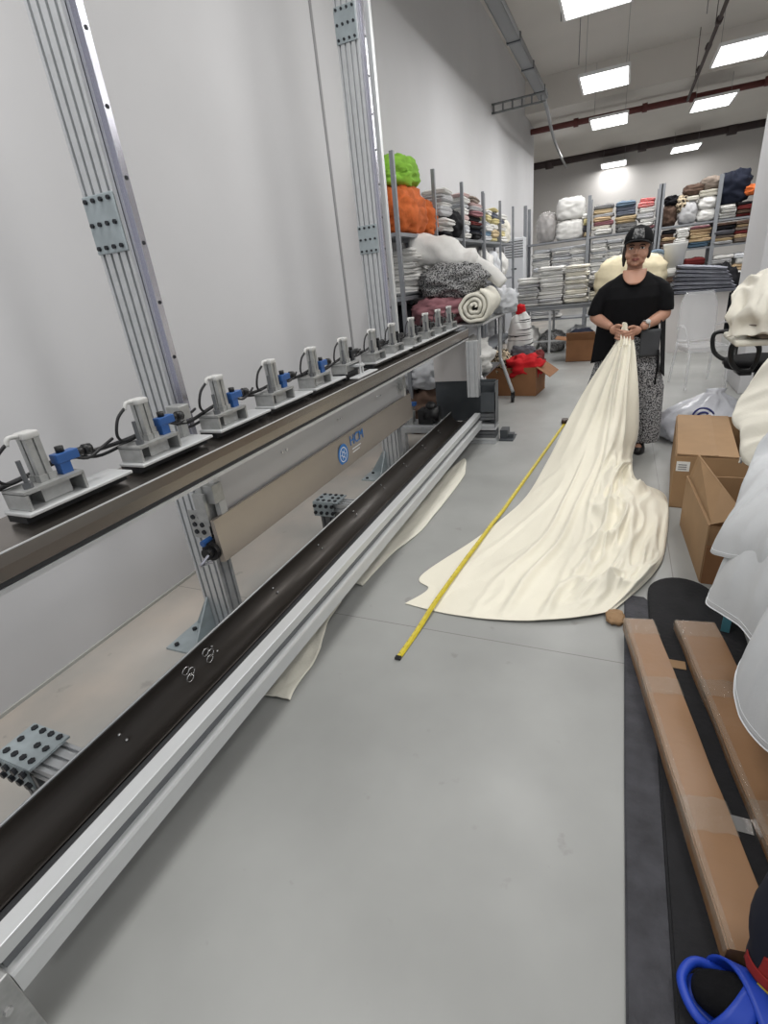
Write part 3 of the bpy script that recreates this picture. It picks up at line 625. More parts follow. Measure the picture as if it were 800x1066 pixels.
stack(.34, yb-.02, 1.823, .28, .4, .50, 7, ['rose', 'white', 'white', 'grey', 'white', 'redprint', 'redprint'], b1+'topped red and white')
for i, (x, w, h, k) in enumerate(((-1.49, .36, .5, 'white'), (-1.09, .4, .5, 'grey'), (-.79, .32, .5, 'white'), (-.44, .28, .54, 'white'), (-.14, .27, .52, 'white'), (.2, .3, .5, 'cool'))):
    stack(x, yb, 1.203, w, .42, h, 9, [k, 'white', 'cool'], 'on the middle back shelf, ' + ['first from the left', 'second from the left', 'third from the left', 'right of the second upright', 'behind the cap', 'behind the cream heap'][i])
stack(-1.4, yb, .403, .6, .4, .6, 8, ['white', 'grey'], 'on the low back shelf at left')
# right-hand back rack
bundle('cloth_heap', .71, yb, 1.823, .24, .36, .34, 'brown', 'dark brown clothes on top back shelf beside the tall upright', 'textile', 41., fold=.25, ridge=.7)
bundle('cloth_heap', .74, yb, 2.15, .26, .3, .16, 'black', 'small black cloth heaped over the dark brown clothes', 'textile', 41.5, fold=.3)
bundle('cloth_heap', .90, yb-.05, 2.02, .2, .3, .26, 'leopard', 'cream and black spotted cloth on the top back shelf', 'textile', 42., fold=.25)
bundle('plastic_sack', 1.0, yb-.04, 1.823, .30, .36, .36, 'grey', 'light grey plastic sack on the top back shelf', 'sack', 43., fold=.1, ridge=.5)
for k in range(2): bundle('plastic_sack', 1.29, yb-.04, 1.823+.19*k, .30, .36, .2, 'white', ['white plastic pack, lower of two next to grey sack', 'white plastic pack, upper of two next to grey sack'][k], 'sack', 44.+k, fold=.1, ridge=.6)
stack(1.02, yb, 2.18, .28, .36, .07, 1, ['ivory'], 'lying on the light grey sack')
stack(1.30, yb, 2.205, .30, .36, .10, 2, ['ivory', 'ivory'], 'lying on the white packs')
bundle('cloth_heap', 1.06, yb, 2.255, .34, .36, .18, 'brown', 'dark brown blanket bundled high left of the taupe bundle', 'textile', 46., fold=.2)
bundle('cloth_heap', 1.32, yb, 2.31, .32, .36, .2, 'taupe', 'taupe blanket bundled highest on the right back rack', 'textile', 47., fold=.15, ridge=.6)
stack(1.60, yb-.04, 1.823, .24, .38, .2, 5, 'white', b1+'at right under navy heap')
stack(1.86, yb-.04, 1.823, .26, .38, .22, 4, ['wine', 'brown', 'wine', 'black'], b1+'at far right, dark red')
bundle('cloth_heap', 1.66, yb, 2.05, .48, .4, .48, 'navy', 'large navy pile of clothes at right end of the back rack', 'textile', 48., fold=.22, ridge=.6)
bundle('cloth_heap', 1.90, yb-.1, 2.13, .2, .24, .16, 'orange', 'small orange cloth tucked at the right of the navy pile', 'textile', 49., fold=.25)
for i, (x, w, ks) in enumerate(((.73, .24, ['taupe', 'brown', 'beige', 'brown', 'black']), (.95, .2, ['cool', 'white', 'white', 'white']), (1.23, .33, ['blue', 'blue', 'beige', 'sand', 'beige', 'beige', 'rose']), (1.60, .3, ['grey', 'sand', 'taupe', 'dgrey', 'black', 'brown']), (1.88, .28, ['taupe', 'beige', 'wine', 'taupe', 'beige', 'brown']), )):
    stack(x, yb-.03, 1.423, w, .42, .34, len(ks), ks, 'on the second back shelf, ' + ['beside the tall upright', 'white in the middle', 'dusty blue at foot', 'beside third upright', 'nearest the column'][i])
for i, (x, w, ks) in enumerate(((.75, .3, ['brown', 'black', 'taupe']), (1.2, .36, ['wine', 'brown', 'taupe', 'wine']), (1.62, .32, ['white', 'ivory', 'white', 'grey', 'white']), (1.92, .26, ['white', 'beige', 'white', 'cool']))):
    stack(x, yb-.03, .853, w, .42, .40, len(ks), ks, 'on the third back shelf, ' + ['at left', 'mostly dark red', 'mostly white', 'nearest the column'][i])
bundle('cloth_heap', 1.6, 11.1, .0, .55, .5, 1.08, 'black', 'tall black heap of clothes in front of the right back rack', 'textile', 51., fold=.2, ridge=.5)

# ---------------------------------------------------------------- table with towels
TZ = .79
t = thing('work_table', 'grey steel table in front of the back rack carrying white towels', 'table', (-1.02, 9.95, 0))
bm = B(); box(bm, (-.72, -.36, TZ-.03), (.90, .36, TZ), bev=.004); obj('tabletop', bm, M['table'], t)
bm = B(); box(bm, (-.70, -.35, TZ-.07), (.88, -.32, TZ-.03)); obj('apron_rail', bm, M['table'], t)
for x in (-.66, -.05, .84):
    for y in (-.31, .31):
        bm = B(); box(bm, (x-.02, y-.02, 0), (x+.02, y+.02, TZ-.03)); obj('leg', bm, M['alu'], t)
for y in (-.31, .31):
    bm = B(); box(bm, (-.64, y-.012, .2), (.82, y+.012, .225)); obj('stretcher', bm, M['alu'], t)
tw = 'on the grey table'
def tstack(x, y, w, h, n, ks, s): stack(x, y, TZ+.001, w, .42, h, n, ks, tw+', '+s, name='folded_towel', kind='towel')
tstack(-1.45, 9.85, .36, .46, 9, ['white', 'grey', 'white', 'stripe', 'grey', 'stripe', 'grey', 'white', 'white'], 'leftmost')
tstack(-1.07, 9.85, .40, .60, 10, ['white', 'grey', 'white', 'white', 'white', 'white', 'stripe', 'white', 'stripe', 'white'], 'second from the left')
tstack(-.68, 9.85, .38, .58, 9, ['ivory', 'white', 'ivory', 'white', 'ivory', 'white'], 'third from the left')
tstack(-.34, 9.9, .26, .46, 7, ['ivory', 'ivory', 'black', 'print', 'grey', 'white', 'grey'], 'beside the woman')
# things stored under the table
for i, (x, k, h, w) in enumerate(((-1.5, 'white', .44, .42), (-1.05, 'print', .34, .42), (-.6, 'cool', .40, .4))):
    bundle('storage_bag', x, 10.0, .001 if i != 1 else .001, w, .5, h, k, ['white bag under the left end of grey table', 'black and white printed bag under the middle of grey table', 'cool white bag under the right part of grey table'][i], 'bag', 60.+i, fold=.2, ridge=.6)
# cardboard box with jeans in front of the table
def carton(name, label, loc, w, d, h, rz=0, m='card', flaps=(), th=.006, group=None):
    """open carton: four walls, bottom, flaps = list of (side, length, angle, material)"""
    t = thing(name, label, 'box', loc, rz, group)
    bm = B(); a, b = w/2, d/2
    box(bm, (-a, -b, 0), (a, b, th)); box(bm, (-a, -b, 0), (a, -b+th, h)); box(bm, (-a, b-th, 0), (a, b, h)); box(bm, (-a, -b+th, 0), (-a+th, b-th, h)); box(bm, (a-th, -b+th, 0), (a, b-th, h))
    bmesh.ops.remove_doubles(bm, verts=bm.verts, dist=.0001)
    obj('box_body', bm, M[m], t)
    for side, L, ang in flaps:
        bm = B(); ln = (w if side in 'fb' else d)-.01
        box(bm, (-ln/2, 0, 0), (ln/2, L, th))
        # hinge: at the rim, ang 0 = flat outwards, 90 = up, 180 = closed
        mt = {'f': Matrix.Translation((0, -b, h)) @ rotz(PI), 'b': Matrix.Translation((0, b, h)), 'l': Matrix.Translation((-a, 0, h)) @ rotz(PI/2), 'r': Matrix.Translation((a, 0, h)) @ rotz(-PI/2)}[side] @ Matrix.Rotation(math.radians(ang), 4, 'X')
        bmesh.ops.transform(bm, matrix=mt, verts=bm.verts); obj('flap', bm, M[m], t)
    return t
carton('cardboard_box', 'low cardboard box on the floor behind the woman, dark cloth on top', (-.50, 8.9, 0), .42, .4, .32, 0, 'card_d', (('f', .2, 40), ('l', .18, 10)))
bundle('cloth_heap', -.50, 8.92, .2, .38, .34, .26, 'navy', 'navy cloth heaped in the low cardboard box behind woman', 'textile', 66., fold=.2)
# carton with red clothes
carton('cardboard_box', 'brown cardboard box heaped with red and spotted clothes beyond the machine', (-1.13, 6.62, 0), .62, .46, .34, -.12, 'card_d', (('r', .2, -35), ('l', .16, 30)))
bundle('cloth_heap', -1.02, 6.55, .2, .44, .36, .26, 'red', 'red garment heaped on top of brown cardboard box', 'textile', 71., fold=.25, ridge=.8, rz=.1)
bundle('cloth_heap', -1.31, 6.58, .24, .24, .34, .28, 'leopard', 'cream and black spotted cloth at left of red garment', 'textile', 72., fold=.3, ridge=.6)
bundle('cloth_heap', -1.06, 6.76, .30, .3, .2, .24, 'dgrey', 'dark grey cloth behind the red garment in the box', 'textile', 73., fold=.3)
bundle('cloth_heap', -.87, 6.66, .25, .16, .28, .24, 'wine', 'dark red cloth at right edge of the brown box', 'textile', 74., fold=.3)

# ---------------------------------------------------------------- trolley with rolled blankets
t = thing('trolley', 'metal trolley table with castors carrying rolled blankets', 'trolley', (-1.50, 5.55, 0))
bm = B(); box(bm, (-.28, -.62, .99), (.36, .62, 1.01), bev=.004); obj('trolley_top', bm, M['alu'], t)
for (sx, sy) in ((-1, -1), (1, -1), (-1, 1), (1, 1)):
    x1 = .26*sx+.03; bm = B(); tube(bm, smooth_path([(x1, .5*sy, .99), (x1, .5*sy, .55), (x1+.02*sx, .5*sy, .47), (x1+.12*max(sx, 0)+.02*sx, .52*sy, .12)], 5), .02, 8); lg_ = obj('leg', bm, M['alu'], t, True)
    bm = B(); xx = x1+.12*max(sx, 0)+.02*sx; cyl(bm, (xx-.015, .52*sy, .045), (xx+.015, .52*sy, .045), .044, 14); box(bm, (xx-.022, .52*sy-.012, .05), (xx+.022, .52*sy+.012, .13)); obj('castor', bm, M['black_pl'], lg_)
bm = B(); box(bm, (-.2, -.5, .46), (.3, .5, .475)); obj('lower_shelf', bm, M['alu_dark'], t)
o = obj('blanket_roll', roll_mesh(.9, .15, 3.2, .03, .9, 2.), M['offwhite'], None, True, (-1.24, 5.25, 1.16)); o.rotation_euler.z = .12
tag(o, 'thick cream blanket roll showing its spiral end at trolley front', 'blanket roll')
bundle('cloth_heap', -1.62, 5.22, 1.012, .52, .6, .25, 'rose', 'dusty pink blanket folded under the printed blanket', 'blanket', 81., fold=.16, ridge=1.2)
bundle('cloth_heap', -1.52, 5.35, 1.24, .62, .6, .30, 'print', 'black and white printed blanket heaped on the pink one', 'blanket', 82., fold=.2, ridge=1.0)
bm = B(); P = smooth_path([(-.36, 0, 0), (-.2, .0, .03), (0, 0, .0), (.16, 0, -.05), (.32, 0, -.06)], 6)
rs = [.165-.0022*i+.012*math.sin(i*.55+1) for i in range(len(P))]; rs[0] = .10; rs[1] = .14; rs[-1] = .06; rs[-2] = .09
tube(bm, P, rs, 30)
for v in bm.verts: v.co += V((0, v.co.y, v.co.z)).normalized()*(noise.noise(v.co*9)*.02+(1-abs(noise.noise(V((v.co.x*5, v.co.y*14, v.co.z*14))))*4)*.008)
o = obj('quilt_roll', bm, F['white'][0], None, True, (-1.60, 5.40, 1.64)); o.rotation_euler = (0, .16, .1); tag(o, 'big white quilt roll in plastic lying on the printed blanket', 'quilt roll')
bm = B(); tube(bm, smooth_path([(-.2, 0, .05), (0, 0, .02), (.2, 0, -.06)], 6), [.06, .066, .062, .068, .064, .066, .06, .064, .068, .062, .06, .055, .05], 14)
o = obj('quilt_roll', bm, F['white'][0], None, True, (-1.21, 5.42, 1.44)); o.rotation_euler = (0, .35, -.05); tag(o, 'thin white roll sloping down towards the spiral cream roll', 'quilt roll')
stack(-1.75, 5.9, 1.012, .34, .4, .55, 9, ['white', 'cool'], 'on the trolley behind the big quilt roll')
bundle('plastic_sack', -1.12, 5.9, 1.012, .24, .34, .24, 'cool', 'cool white crumpled plastic sack at trolley right rear', 'sack', 84., fold=.25, ridge=.8)
bundle('plastic_sack', -1.42, 5.35, .477, .48, .8, .36, 'white', 'white crumpled sack on the lower shelf of the trolley', 'sack', 85., fold=.25, ridge=.8)
bundle('cloth_heap', -1.78, 4.95, .001, .4, .5, .42, 'brown', 'brown and dark heap on the floor behind machine drive', 'textile', 86., fold=.25, ridge=.6)
bundle('cloth_heap', -1.78, 5.0, .43, .4, .5, .3, 'cool', 'cool white cloth heaped on top of the brown heap', 'textile', 87., fold=.25, ridge=.6)
bundle('red_bag', -1.13, 6.95, .9, .12, .1, .12, 'red', 'small red bag tied on top of zebra striped sack', 'bag', 88., fold=.2)
bundle('striped_sack', -1.13, 6.95, .0, .3, .3, .91, 'stripe', 'tall black and white striped sack behind the trolley', 'sack', 89., fold=.12, ridge=.4)

# ---------------------------------------------------------------- counter with grey striped cloth, cream heap
t = thing('counter', 'white panelled counter behind the clear chair', 'counter', (.55, 9.15, 0))
bm = B(); box(bm, (-.75, 0, 0), (.88, .5, .80)); obj('cabinet', bm, M['panel'], t)
bm = B(); box(bm, (-.77, -.02, .80), (.90, .52, .825), bev=.003); obj('countertop', bm, M['panel'], t)
for i in range(7):
    w = .80-.03*i
    folded('draped_cloth', 1.10-.01*i, 9.3, .826+.052*i, w, .46, .050, 'gstripe', 'grey striped cloth, %s in the fanned pile on the white counter' % ('topmost' if i == 6 else ORD[i]), 'grey striped cloths fanned on the counter', 'textile', .03*math.sin(i*2.), .03+.018*i)
bundle('fabric_pile', .12, 9.25, .826, .95, .45, .60, 'cream', 'big mound of cream fabric behind the woman', 'fabric', 91., fold=.07, ridge=.5, pw=3.)
bm = B(); loft(bm, [(0, 0, 0, .12, .12), (0, 0, .30, .16, .16), (0, 0, .33, .165, .165), (0, 0, .33, .15, .15), (0, 0, .1, .11, .11)], 24)
o = obj('bucket', bm, M['white_pl'], None, True, (.70, 9.42, 1.19)); tag(o, 'white tub on top of the pile right of cream mound', 'bucket')
bm = B(); tube(bm, [V((.46+.20*math.cos(a), 9.4, 1.2+.24*math.sin(a))) for a in [PI*k/16-.1 for k in range(17)]], .028, 8)
o = obj('hoop', bm, F['bluegrey'][0], None, True); tag(o, 'blue grey padded hoop leaning behind the cream mound', 'hoop')
bundle('cloth_heap', .75, 9.42, 1.07, .36, .3, .13, 'white', 'white crumpled cloth under the white tub', 'textile', 93., fold=.25)

# ---------------------------------------------------------------- clear chair
t = thing('clear_chair', 'transparent plastic chair with rounded back in front of the counter', 'chair', (.88, 6.75, 0), .25)
bm = B(); box(bm, (-.2, -.2, .44), (.2, .2, .458), bev=.006); box(bm, (-.2, -.2, .40), (.2, -.185, .44)); box(bm, (-.2, -.18, .40), (-.185, .2, .44)); box(bm, (.185, -.18, .40), (.2, .2, .44)); obj('seat', bm, M['ghost'], t)
bm = B()
def bk(u, v):
    a = (u-.5)*2; return V((a*.20*math.sqrt(max(0, 1-max(0, v-.6)**2*3.2)), .20+.06*v-.03*(1-a*a)+.0, .47+.52*v))
grid(bm, 16, 12, bk); q = obj('backrest', bm, M['ghost'], t, True); solid(q, .01)
for sx in (-1, 1):
    bm = B(); tube(bm, [(.19*sx, -.18, .44), (.2*sx, -.22, 0)], [.02, .013], 8); obj('leg', bm, M['ghost'], t, True)
    bm = B(); tube(bm, [(.19*sx, .19, .47), (.21*sx, .27, 0)], [.02, .013], 8); obj('leg', bm, M['ghost'], t, True)
    bm = B(); tube(bm, smooth_path([(.2*sx, .21, .62), (.235*sx, .1, .66), (.235*sx, -.1, .65), (.2*sx, -.17, .46)], 5), .012, 8); obj('armrest', bm, M['ghost'], t, True)

# ---------------------------------------------------------------- office chair
t = thing('office_chair', 'black swivel office chair with loop armrest by the beige cloth table', 'chair', (1.08, 5.06, 0), -1.5)
bm = B(); loft(bm, [(0, 0, .50, .22, .21), (0, 0, .51, .25, .24), (0, 0, .55, .26, .25), (0, 0, .575, .25, .24), (0, 0, .585, .20, .19)], 28); obj('seat', bm, M['dark'], t, True)
for sx in (-1, 1):
    bm = B(); tube(bm, smooth_path([(sx*.25, -.12, .53), (sx*.30, -.11, .60), (sx*.31, -.11, .70), (sx*.31, -.16, .75), (sx*.31, -.26, .755), (sx*.31, -.29, .71), (sx*.30, -.27, .60), (sx*.28, -.20, .535), (sx*.27, -.12, .53)], 6), .019, 8, flat=.8); box(bm, (min(.1*sx, .28*sx), -.2, .495), (max(.1*sx, .28*sx), -.12, .52)); obj('armrest', bm, M['black_pl'], t, True)
bm = B(); cyl(bm, (0, 0, .12), (0, 0, .50), .026, 12); obj('gas_column', bm, M['black_pl'], t, True)
for k in range(5):
    a = 2*PI*k/5+.3; e = V((math.cos(a)*.28, math.sin(a)*.28, .075)); bm = B(); tube(bm, [(0, 0, .13), e], [.03, .018], 8); l_ = obj('base_arm', bm, M['black_pl'], t, True)
    bm = B(); cyl(bm, e+V((0, -.02, -.045)), e+V((0, .02, -.045)), .03, 12); obj('castor', bm, M['black_pl'], l_, True)
bm = B(); box(bm, (-.03, .2, .48), (.03, .27, .75)); obj('back_bracket', bm, M['black_pl'], t)
bm = B(); grid(bm, 10, 10, lambda u, v: V(((u-.5)*.42, .28-.05*(1-(2*u-1)**2)+.0, .68+.42*v))); q = obj('backrest', bm, M['dark'], t, True); solid(q, .04)

# ---------------------------------------------------------------- right table with beige heap
t = thing('round_edged_table', 'beige table at the right edge under a heap of cream cloth', 'table', (1.36, 4.55, 0))
bm = B(); box(bm, (-.62, -.35, .80), (.6, .17, .84), bev=.015); obj('tabletop', bm, M['offwhite'], t)
for x in (-.1, .5):
    for y in (-.28, .11):
        bm = B(); cyl(bm, (x, y, 0), (x, y, .80), .02, 10); obj('leg', bm, M['alu'], t)
def heapnet(rows, nu=60, nv=60, amp=.02, fr=9, seed=0):
    f = net(rows)
    def g(u, v):
        p = f(u, v); e = 1e-3
        n_ = (f(min(1, u+e), v)-f(max(0, u-e), v)).cross(f(u, min(1, v+e))-f(u, max(0, v-e)))
        n_ = n_.normalized() if n_.length > 1e-12 else V((0, 0, 1))
        s = (1-abs(noise.noise(V((u*fr, v*fr*.45, seed))))*3)*amp + noise.noise(V((u*4, v*4, seed+7)))*amp*.8
        return p+n_*s
    return g
rowsH = [[(.80, 4.30, .86), (.95, 4.18, .88), (1.15, 4.15, .87), (1.4, 4.15, .88), (1.8, 4.2, .88)],
         [(.78, 4.33, .98), (.93, 4.18, 1.02), (1.12, 4.16, 1.03), (1.4, 4.18, 1.05), (1.8, 4.2, 1.05)],
         [(.82, 4.45, 1.10), (.98, 4.40, 1.20), (1.15, 4.35, 1.26), (1.4, 4.35, 1.3), (1.8, 4.4, 1.3)],
         [(.86, 4.58, 1.10), (1.0, 4.58, 1.22), (1.2, 4.58, 1.3), (1.4, 4.58, 1.34), (1.8, 4.58, 1.32)],
         [(.88, 4.68, .90), (1.0, 4.71, .92), (1.2, 4.71, .92), (1.4, 4.71, .92), (1.8, 4.71, .92)]]
rowsH = [[(x-.09, y, z) for x, y, z in r] for r in rowsH]
bm = B(); grid(bm, 80, 70, heapnet(rowsH, amp=.034, fr=9, seed=2)); o = obj('cloth_heap', bm, F['ivory'][0], None, True); solid(o, .008); tag(o, 'ivory gathered cloth heaped on the table at right edge', 'textile')
bundle('cloth_heap', .96, 4.34, .842, .30, .34, .20, 'taupe', 'taupe grey bundle peeping below the ivory cloth at right', 'textile', 97., fold=.25, ridge=.8)
bundle('cloth_heap', 1.2, 4.31, .842, .30, .3, .22, 'pink', 'pale pink bundle behind the taupe bundle at right edge', 'textile', 98., fold=.25, ridge=.8)

# ---------------------------------------------------------------- plastic bag and rags
t = thing('plastic_bag', 'translucent white plastic sack with blue print standing behind open boxes', 'bag', (.70, 4.72, 0))
def bagf():
    bm = B()
    rings = [(-.02, 0, 0, .24, .20), (-.02, 0, .03, .31, .24), (-.02, 0, .12, .32, .235), (.0, 0, .21, .29, .21), (.02, 0, .28, .22, .17), (.04, 0, .34, .13, .10), (.05, 0, .38, .06, .04), (.06, 0, .41, .07, .02)]
    R_ = []
    n = 44
    for j in range(29):
        v = j/28*(len(rings)-1); k = min(int(v), len(rings)-2); tt = v-k
        q = [rings[k][i]*(1-tt)+rings[k+1][i]*tt for i in range(5)]
        row = []
        for i in range(n):
            a = 2*PI*i/n; s = 1+.20*noise.noise(V((math.cos(a)*2.5, math.sin(a)*2.5, q[2]*9)))+.07*(1-abs(noise.noise(V((math.cos(a)*4, math.sin(a)*4, q[2]*12))))*4)+.07*math.sin(a*7+4*noise.noise(V((math.cos(a)*1.5, q[2]*4, 1))))*(.1+.9*j/28)
            row.append(bm.verts.new((q[0]+q[3]*s*math.cos(a), q[1]+q[4]*s*math.sin(a), q[2])))
        R_.append(row)
    for a, b in zip(R_, R_[1:]):
        for i in range(n): bm.faces.new((a[i], a[(i+1) % n], b[(i+1) % n], b[i]))
    bm.faces.new(R_[0][::-1]); bm.faces.new(R_[-1]); return bm
obj('bag_body', bagf(), M['bag'], t, True)
bgt = BVHTree.FromBMesh(bagf())
def onbag(x, z, off=.003):
    h = bgt.ray_cast(V((x, -1, z)), V((0, 1, 0))); return V((x, (h[0].y if h[0] is not None else -.2)-off, z))
bm = B()
for r_, a0, a1 in ((.075, .5, 3.5), (.045, .9, 3.3)):
    tube(bm, [onbag(-.03+r_*math.cos(a), .22+r_*math.sin(a)) for a in [a0+(a1-a0)*k/14 for k in range(15)]], .008, 6)
tube(bm, [onbag(-.03-.075+.01*k, .20-.022*k) for k in range(5)], .010, 6)
obj('printed_logo', bm, M['bagblue'], t, True)
for k in range(6):
    bm = B(); x = -.20+.024*k; tube(bm, [onbag(x, .12), onbag(x+.004*(k % 2), .135), onbag(x+.01, .15)], .004, 5); obj('printed_letter', bm, M['bagblue'] if k % 2 else M['grey_txt'], t)
bundle('rag', .50, 5.05, .001, .26, .24, .13, 'taupe', 'small taupe rag on the floor left of the plastic sack', 'rag', 101., fold=.35, ridge=.7)
bundle('rag', .58, 4.93, .001, .2, .14, .10, 'beige', 'small beige rag on the floor in front of taupe rag', 'rag', 102., fold=.35, ridge=.7)
bundle('rag', 1.05, 5.45, .001, .36, .24, .12, 'grey', 'light grey rag lying behind the office chair base', 'rag', 103., fold=.3, ridge=.7)

# ---------------------------------------------------------------- open cartons at right
t = carton('cardboard_box', 'cardboard box with its front flap closed, white sticker on the side', (.62, 3.72, 0), .42, .92, .33, -.08, 'card', (('l', .215, 176), ('r', .2, 12)))
bm = B(); box(bm, (-.20, -.462, .24), (-.13, -.4601, .30)); obj('sticker', bm, M['sticker'], t)
for k in range(3):
    bm = B(); box(bm, (-.19, -.4635, .25+.014*k), (-.145, -.462, .255+.014*k)); obj('sticker_print', bm, M['grey_txt'], t)
bm = B(); box(bm, (-.21, -.455, .335), (.10, .44, .342), Matrix.Rotation(.02, 4, 'Y')); obj('top_flap', bm, M['card'], t)
t = thing('cardboard_box', 'nearer opened cardboard box with one flap raised to a point', 'box', (.45, 2.42, 0), 0)
# open box built on the left wall plane; raised flap rises above it
bm = B(); th = .006
for a, b in (((0, 0), (-.03, .62)), ((-.03, .62), (.34, .62)), ((.34, .62), (.36, 0)), ((.36, 0), (0, 0))):
    d = V((b[0]-a[0], b[1]-a[1], 0)); n_ = V((-d.y, d.x, 0)).normalized()*th
    if a == (.36, 0): continue
    vs = [V((a[0], a[1], 0)), V((b[0], b[1], 0))]; q = [p+n_ for p in vs]
    h = .30
    A = [bm.verts.new(p) for p in vs]+[bm.verts.new(p+V((0, 0, h))) for p in vs[::-1]]; C = [bm.verts.new(p) for p in q]+[bm.verts.new(p+V((0, 0, h))) for p in q[::-1]]
    bm.faces.new(A); bm.faces.new(C[::-1])
    for k in range(4): bm.faces.new((A[k], C[k], C[(k+1) % 4], A[(k+1) % 4]))
box(bm, (0, 0, 0), (.34, .62, .006)); obj('box_body', bm, M['card'], t)
bm = B(); P_ = [V((.0, .02, .295)), V((-.028, .60, .295)), V((.0, .60, .43)), V((.06, .25, .40)), V((.13, .02, .34))]
A = [bm.verts.new(p) for p in P_]; C = [bm.verts.new(p+V((.006, 0, .001))) for p in P_]; bm.faces.new(A); bm.faces.new(C[::-1])
for k in range(5): bm.faces.new((A[k], C[k], C[(k+1) % 5], A[(k+1) % 5]))
obj('raised_flap', bm, M['card'], t)
bm = B(); box(bm, (-.010, .06, .04), (-.004, .40, .085), Matrix.Rotation(-.04, 4, 'Z')); obj('printed_strip', bm, M['card_d'], t)
bm = B(); box(bm, (.0, -.012, .0), (.36, -.004, .20)); obj('front_panel', bm, M['card_d'], t)
bm = B(); box(bm, (0, 0, 0), (.03, .34, .22), bev=.003); o = obj('teal_board', bm, M['teal'], None, False, (.475, 2.02, .001)); o.rotation_euler.z = -.25; tag(o, 'teal board standing between near box and white tulle', 'board')

# ---------------------------------------------------------------- mats and long cartons
def mat_strip(outline, t_, m, label, name='rubber_mat', bev=.004, group=None, z=0.):
    bm = B(); A = [bm.verts.new((x, y, z)) for x, y in outline]; f = bm.faces.new(A); r = bmesh.ops.extrude_face_region(bm, geom=[f])
    bmesh.ops.translate(bm, vec=(0, 0, t_), verts=[v for v in r['geom'] if isinstance(v, bmesh.types.BMVert)])
    bmesh.ops.bevel(bm, geom=[e for e in bm.edges if all(v.co.z > z+t_*.5 for v in e.verts)], offset=bev, segments=2, affect='EDGES')
    o = obj(name, bm, m); return tag(o, label, 'mat', group)
mat_strip([(.125, .0), (.215, .0), (.218, 1.2), (.222, 2.19), (.205, 2.215), (.135, 2.215), (.122, 2.19), (.12, 1.2)], .012, M['rubber'], 'long black woven rubber mat at left of the long cartons')
arc = [(.214, .0), (.56, .0), (.56, 2.15)] + [(.36+.14*math.cos(a), 2.25+.16*math.sin(a)) for a in [PI*k/14 for k in range(15)]] + [(.2165, 2.15)]
mat_strip(arc, .02, M['rubber2'], 'black foam mat with a rounded end beneath both long cartons', 'foam_mat', .006)
def long_box(label, x, y, w, L, h, ang, seed):
    t = thing('long_carton', label, 'box', (x, y, .021), ang, 'long flat cartons wrapped in film')
    bm = B(); q = bmesh.ops.create_cube(bm, size=1); bmesh.ops.subdivide_edges(bm, edges=[e for e in bm.edges if abs((e.verts[0].co-e.verts[1].co).y) > .5], cuts=30, use_grid_fill=True)
    for v in bm.verts:
        v.co = V(((v.co.x+.5)*w, (v.co.y-.5)*L, (v.co.z+.5)*h)); v.co.x += .004*noise.noise(V((v.co.y*5, v.co.z*30, seed))); v.co.z += .004*noise.noise(V((v.co.y*6, seed, 1)))*(v.co.z > .01)
    bmesh.ops.bevel(bm, geom=[e for e in bm.edges if abs((e.verts[0].co-e.verts[1].co).y) > .02 and e.is_manifold and e.calc_face_angle(0) > .5], offset=.004, segments=2, affect='EDGES')
    obj('carton_body', bm, M['card_w'], t)
    for (y0, y1) in ((0, .10), (.34, .42), (.80, .9)):
        bm = B(); n = 14
        for side in range(2):
            def g(u, v):
                yy = -(y0+(y1-y0)*v)-.0
                s = u*(w+2*h+.004)
                p = V((-.002, yy, s)) if s < h else (V((s-h-.002, yy, h+.003)) if s < h+w+.004 else V((w+.002, yy, h-(s-h-w-.004)+.003)))
                return p+V((0, .006*noise.noise(V((u*9, v*3, seed+side))), 0))+V((0, 0, 1))*.003*noise.noise(V((u*20, v*8, seed)))
            if side == 0: grid(bm, 24, 8, g)
        obj('film_band', bm, M['clear'], t, True)
    bm = B(); grid(bm, 4, 60, lambda u, v: V((-.004+.02*u, -L*v, h+.003-(.02 if u < .15 else 0)+.003*noise.noise(V((u*6, v*40, seed)))))); obj('edge_tape', bm, M['clear'], t, True)
    return t
A1 = math.atan2(.198, 1.143)
long_box('long flat carton wrapped in film, nearer the aisle, foot of the white cloth', .114, 1.925, .112, 1.16, .062, A1, 1.)
long_box('long flat carton wrapped in film, right one under the white tulle', .305, 1.985, .145, 1.3, .045, math.atan2(.136, .9), 5.)
for y, lab in ((1.74, 'strip of brown tape joining the mats near their far end'), (1.12, 'strip of silver brown tape joining the mats near their middle')):
    bm = B(); box(bm, (.235 if y > 1.5 else .36, y, .0205), (.33 if y > 1.5 else .43, y+.045, .0225)); o = obj('tape_strip', bm, M['card'] if y > 1.5 else M['silver']); tag(o, lab, 'tape')
bundle('paper_scrap', .085, 2.02, .001, .075, .10, .03, 'card', 'small brown paper scrap at the corner of cream cloth', 'scrap', 107., fold=.2)

# ---------------------------------------------------------------- white tulle garments at the right edge
def gown(name, rows, m, label, amp, fr, seed, hem=None):
    bm = B(); g = heapnet(rows, amp=amp, fr=fr, seed=seed); grid(bm, 80, 70, g)
    o = obj(name, bm, m, None, True); solid(o, .004); tag(o, label, 'garment')
    for hv in (hem or []):
        bm = B(); tube(bm, [g(*hv(k/60)) for k in range(61)], .0035, 6); obj('hem', bm, M['hem'], o, True)
    return o
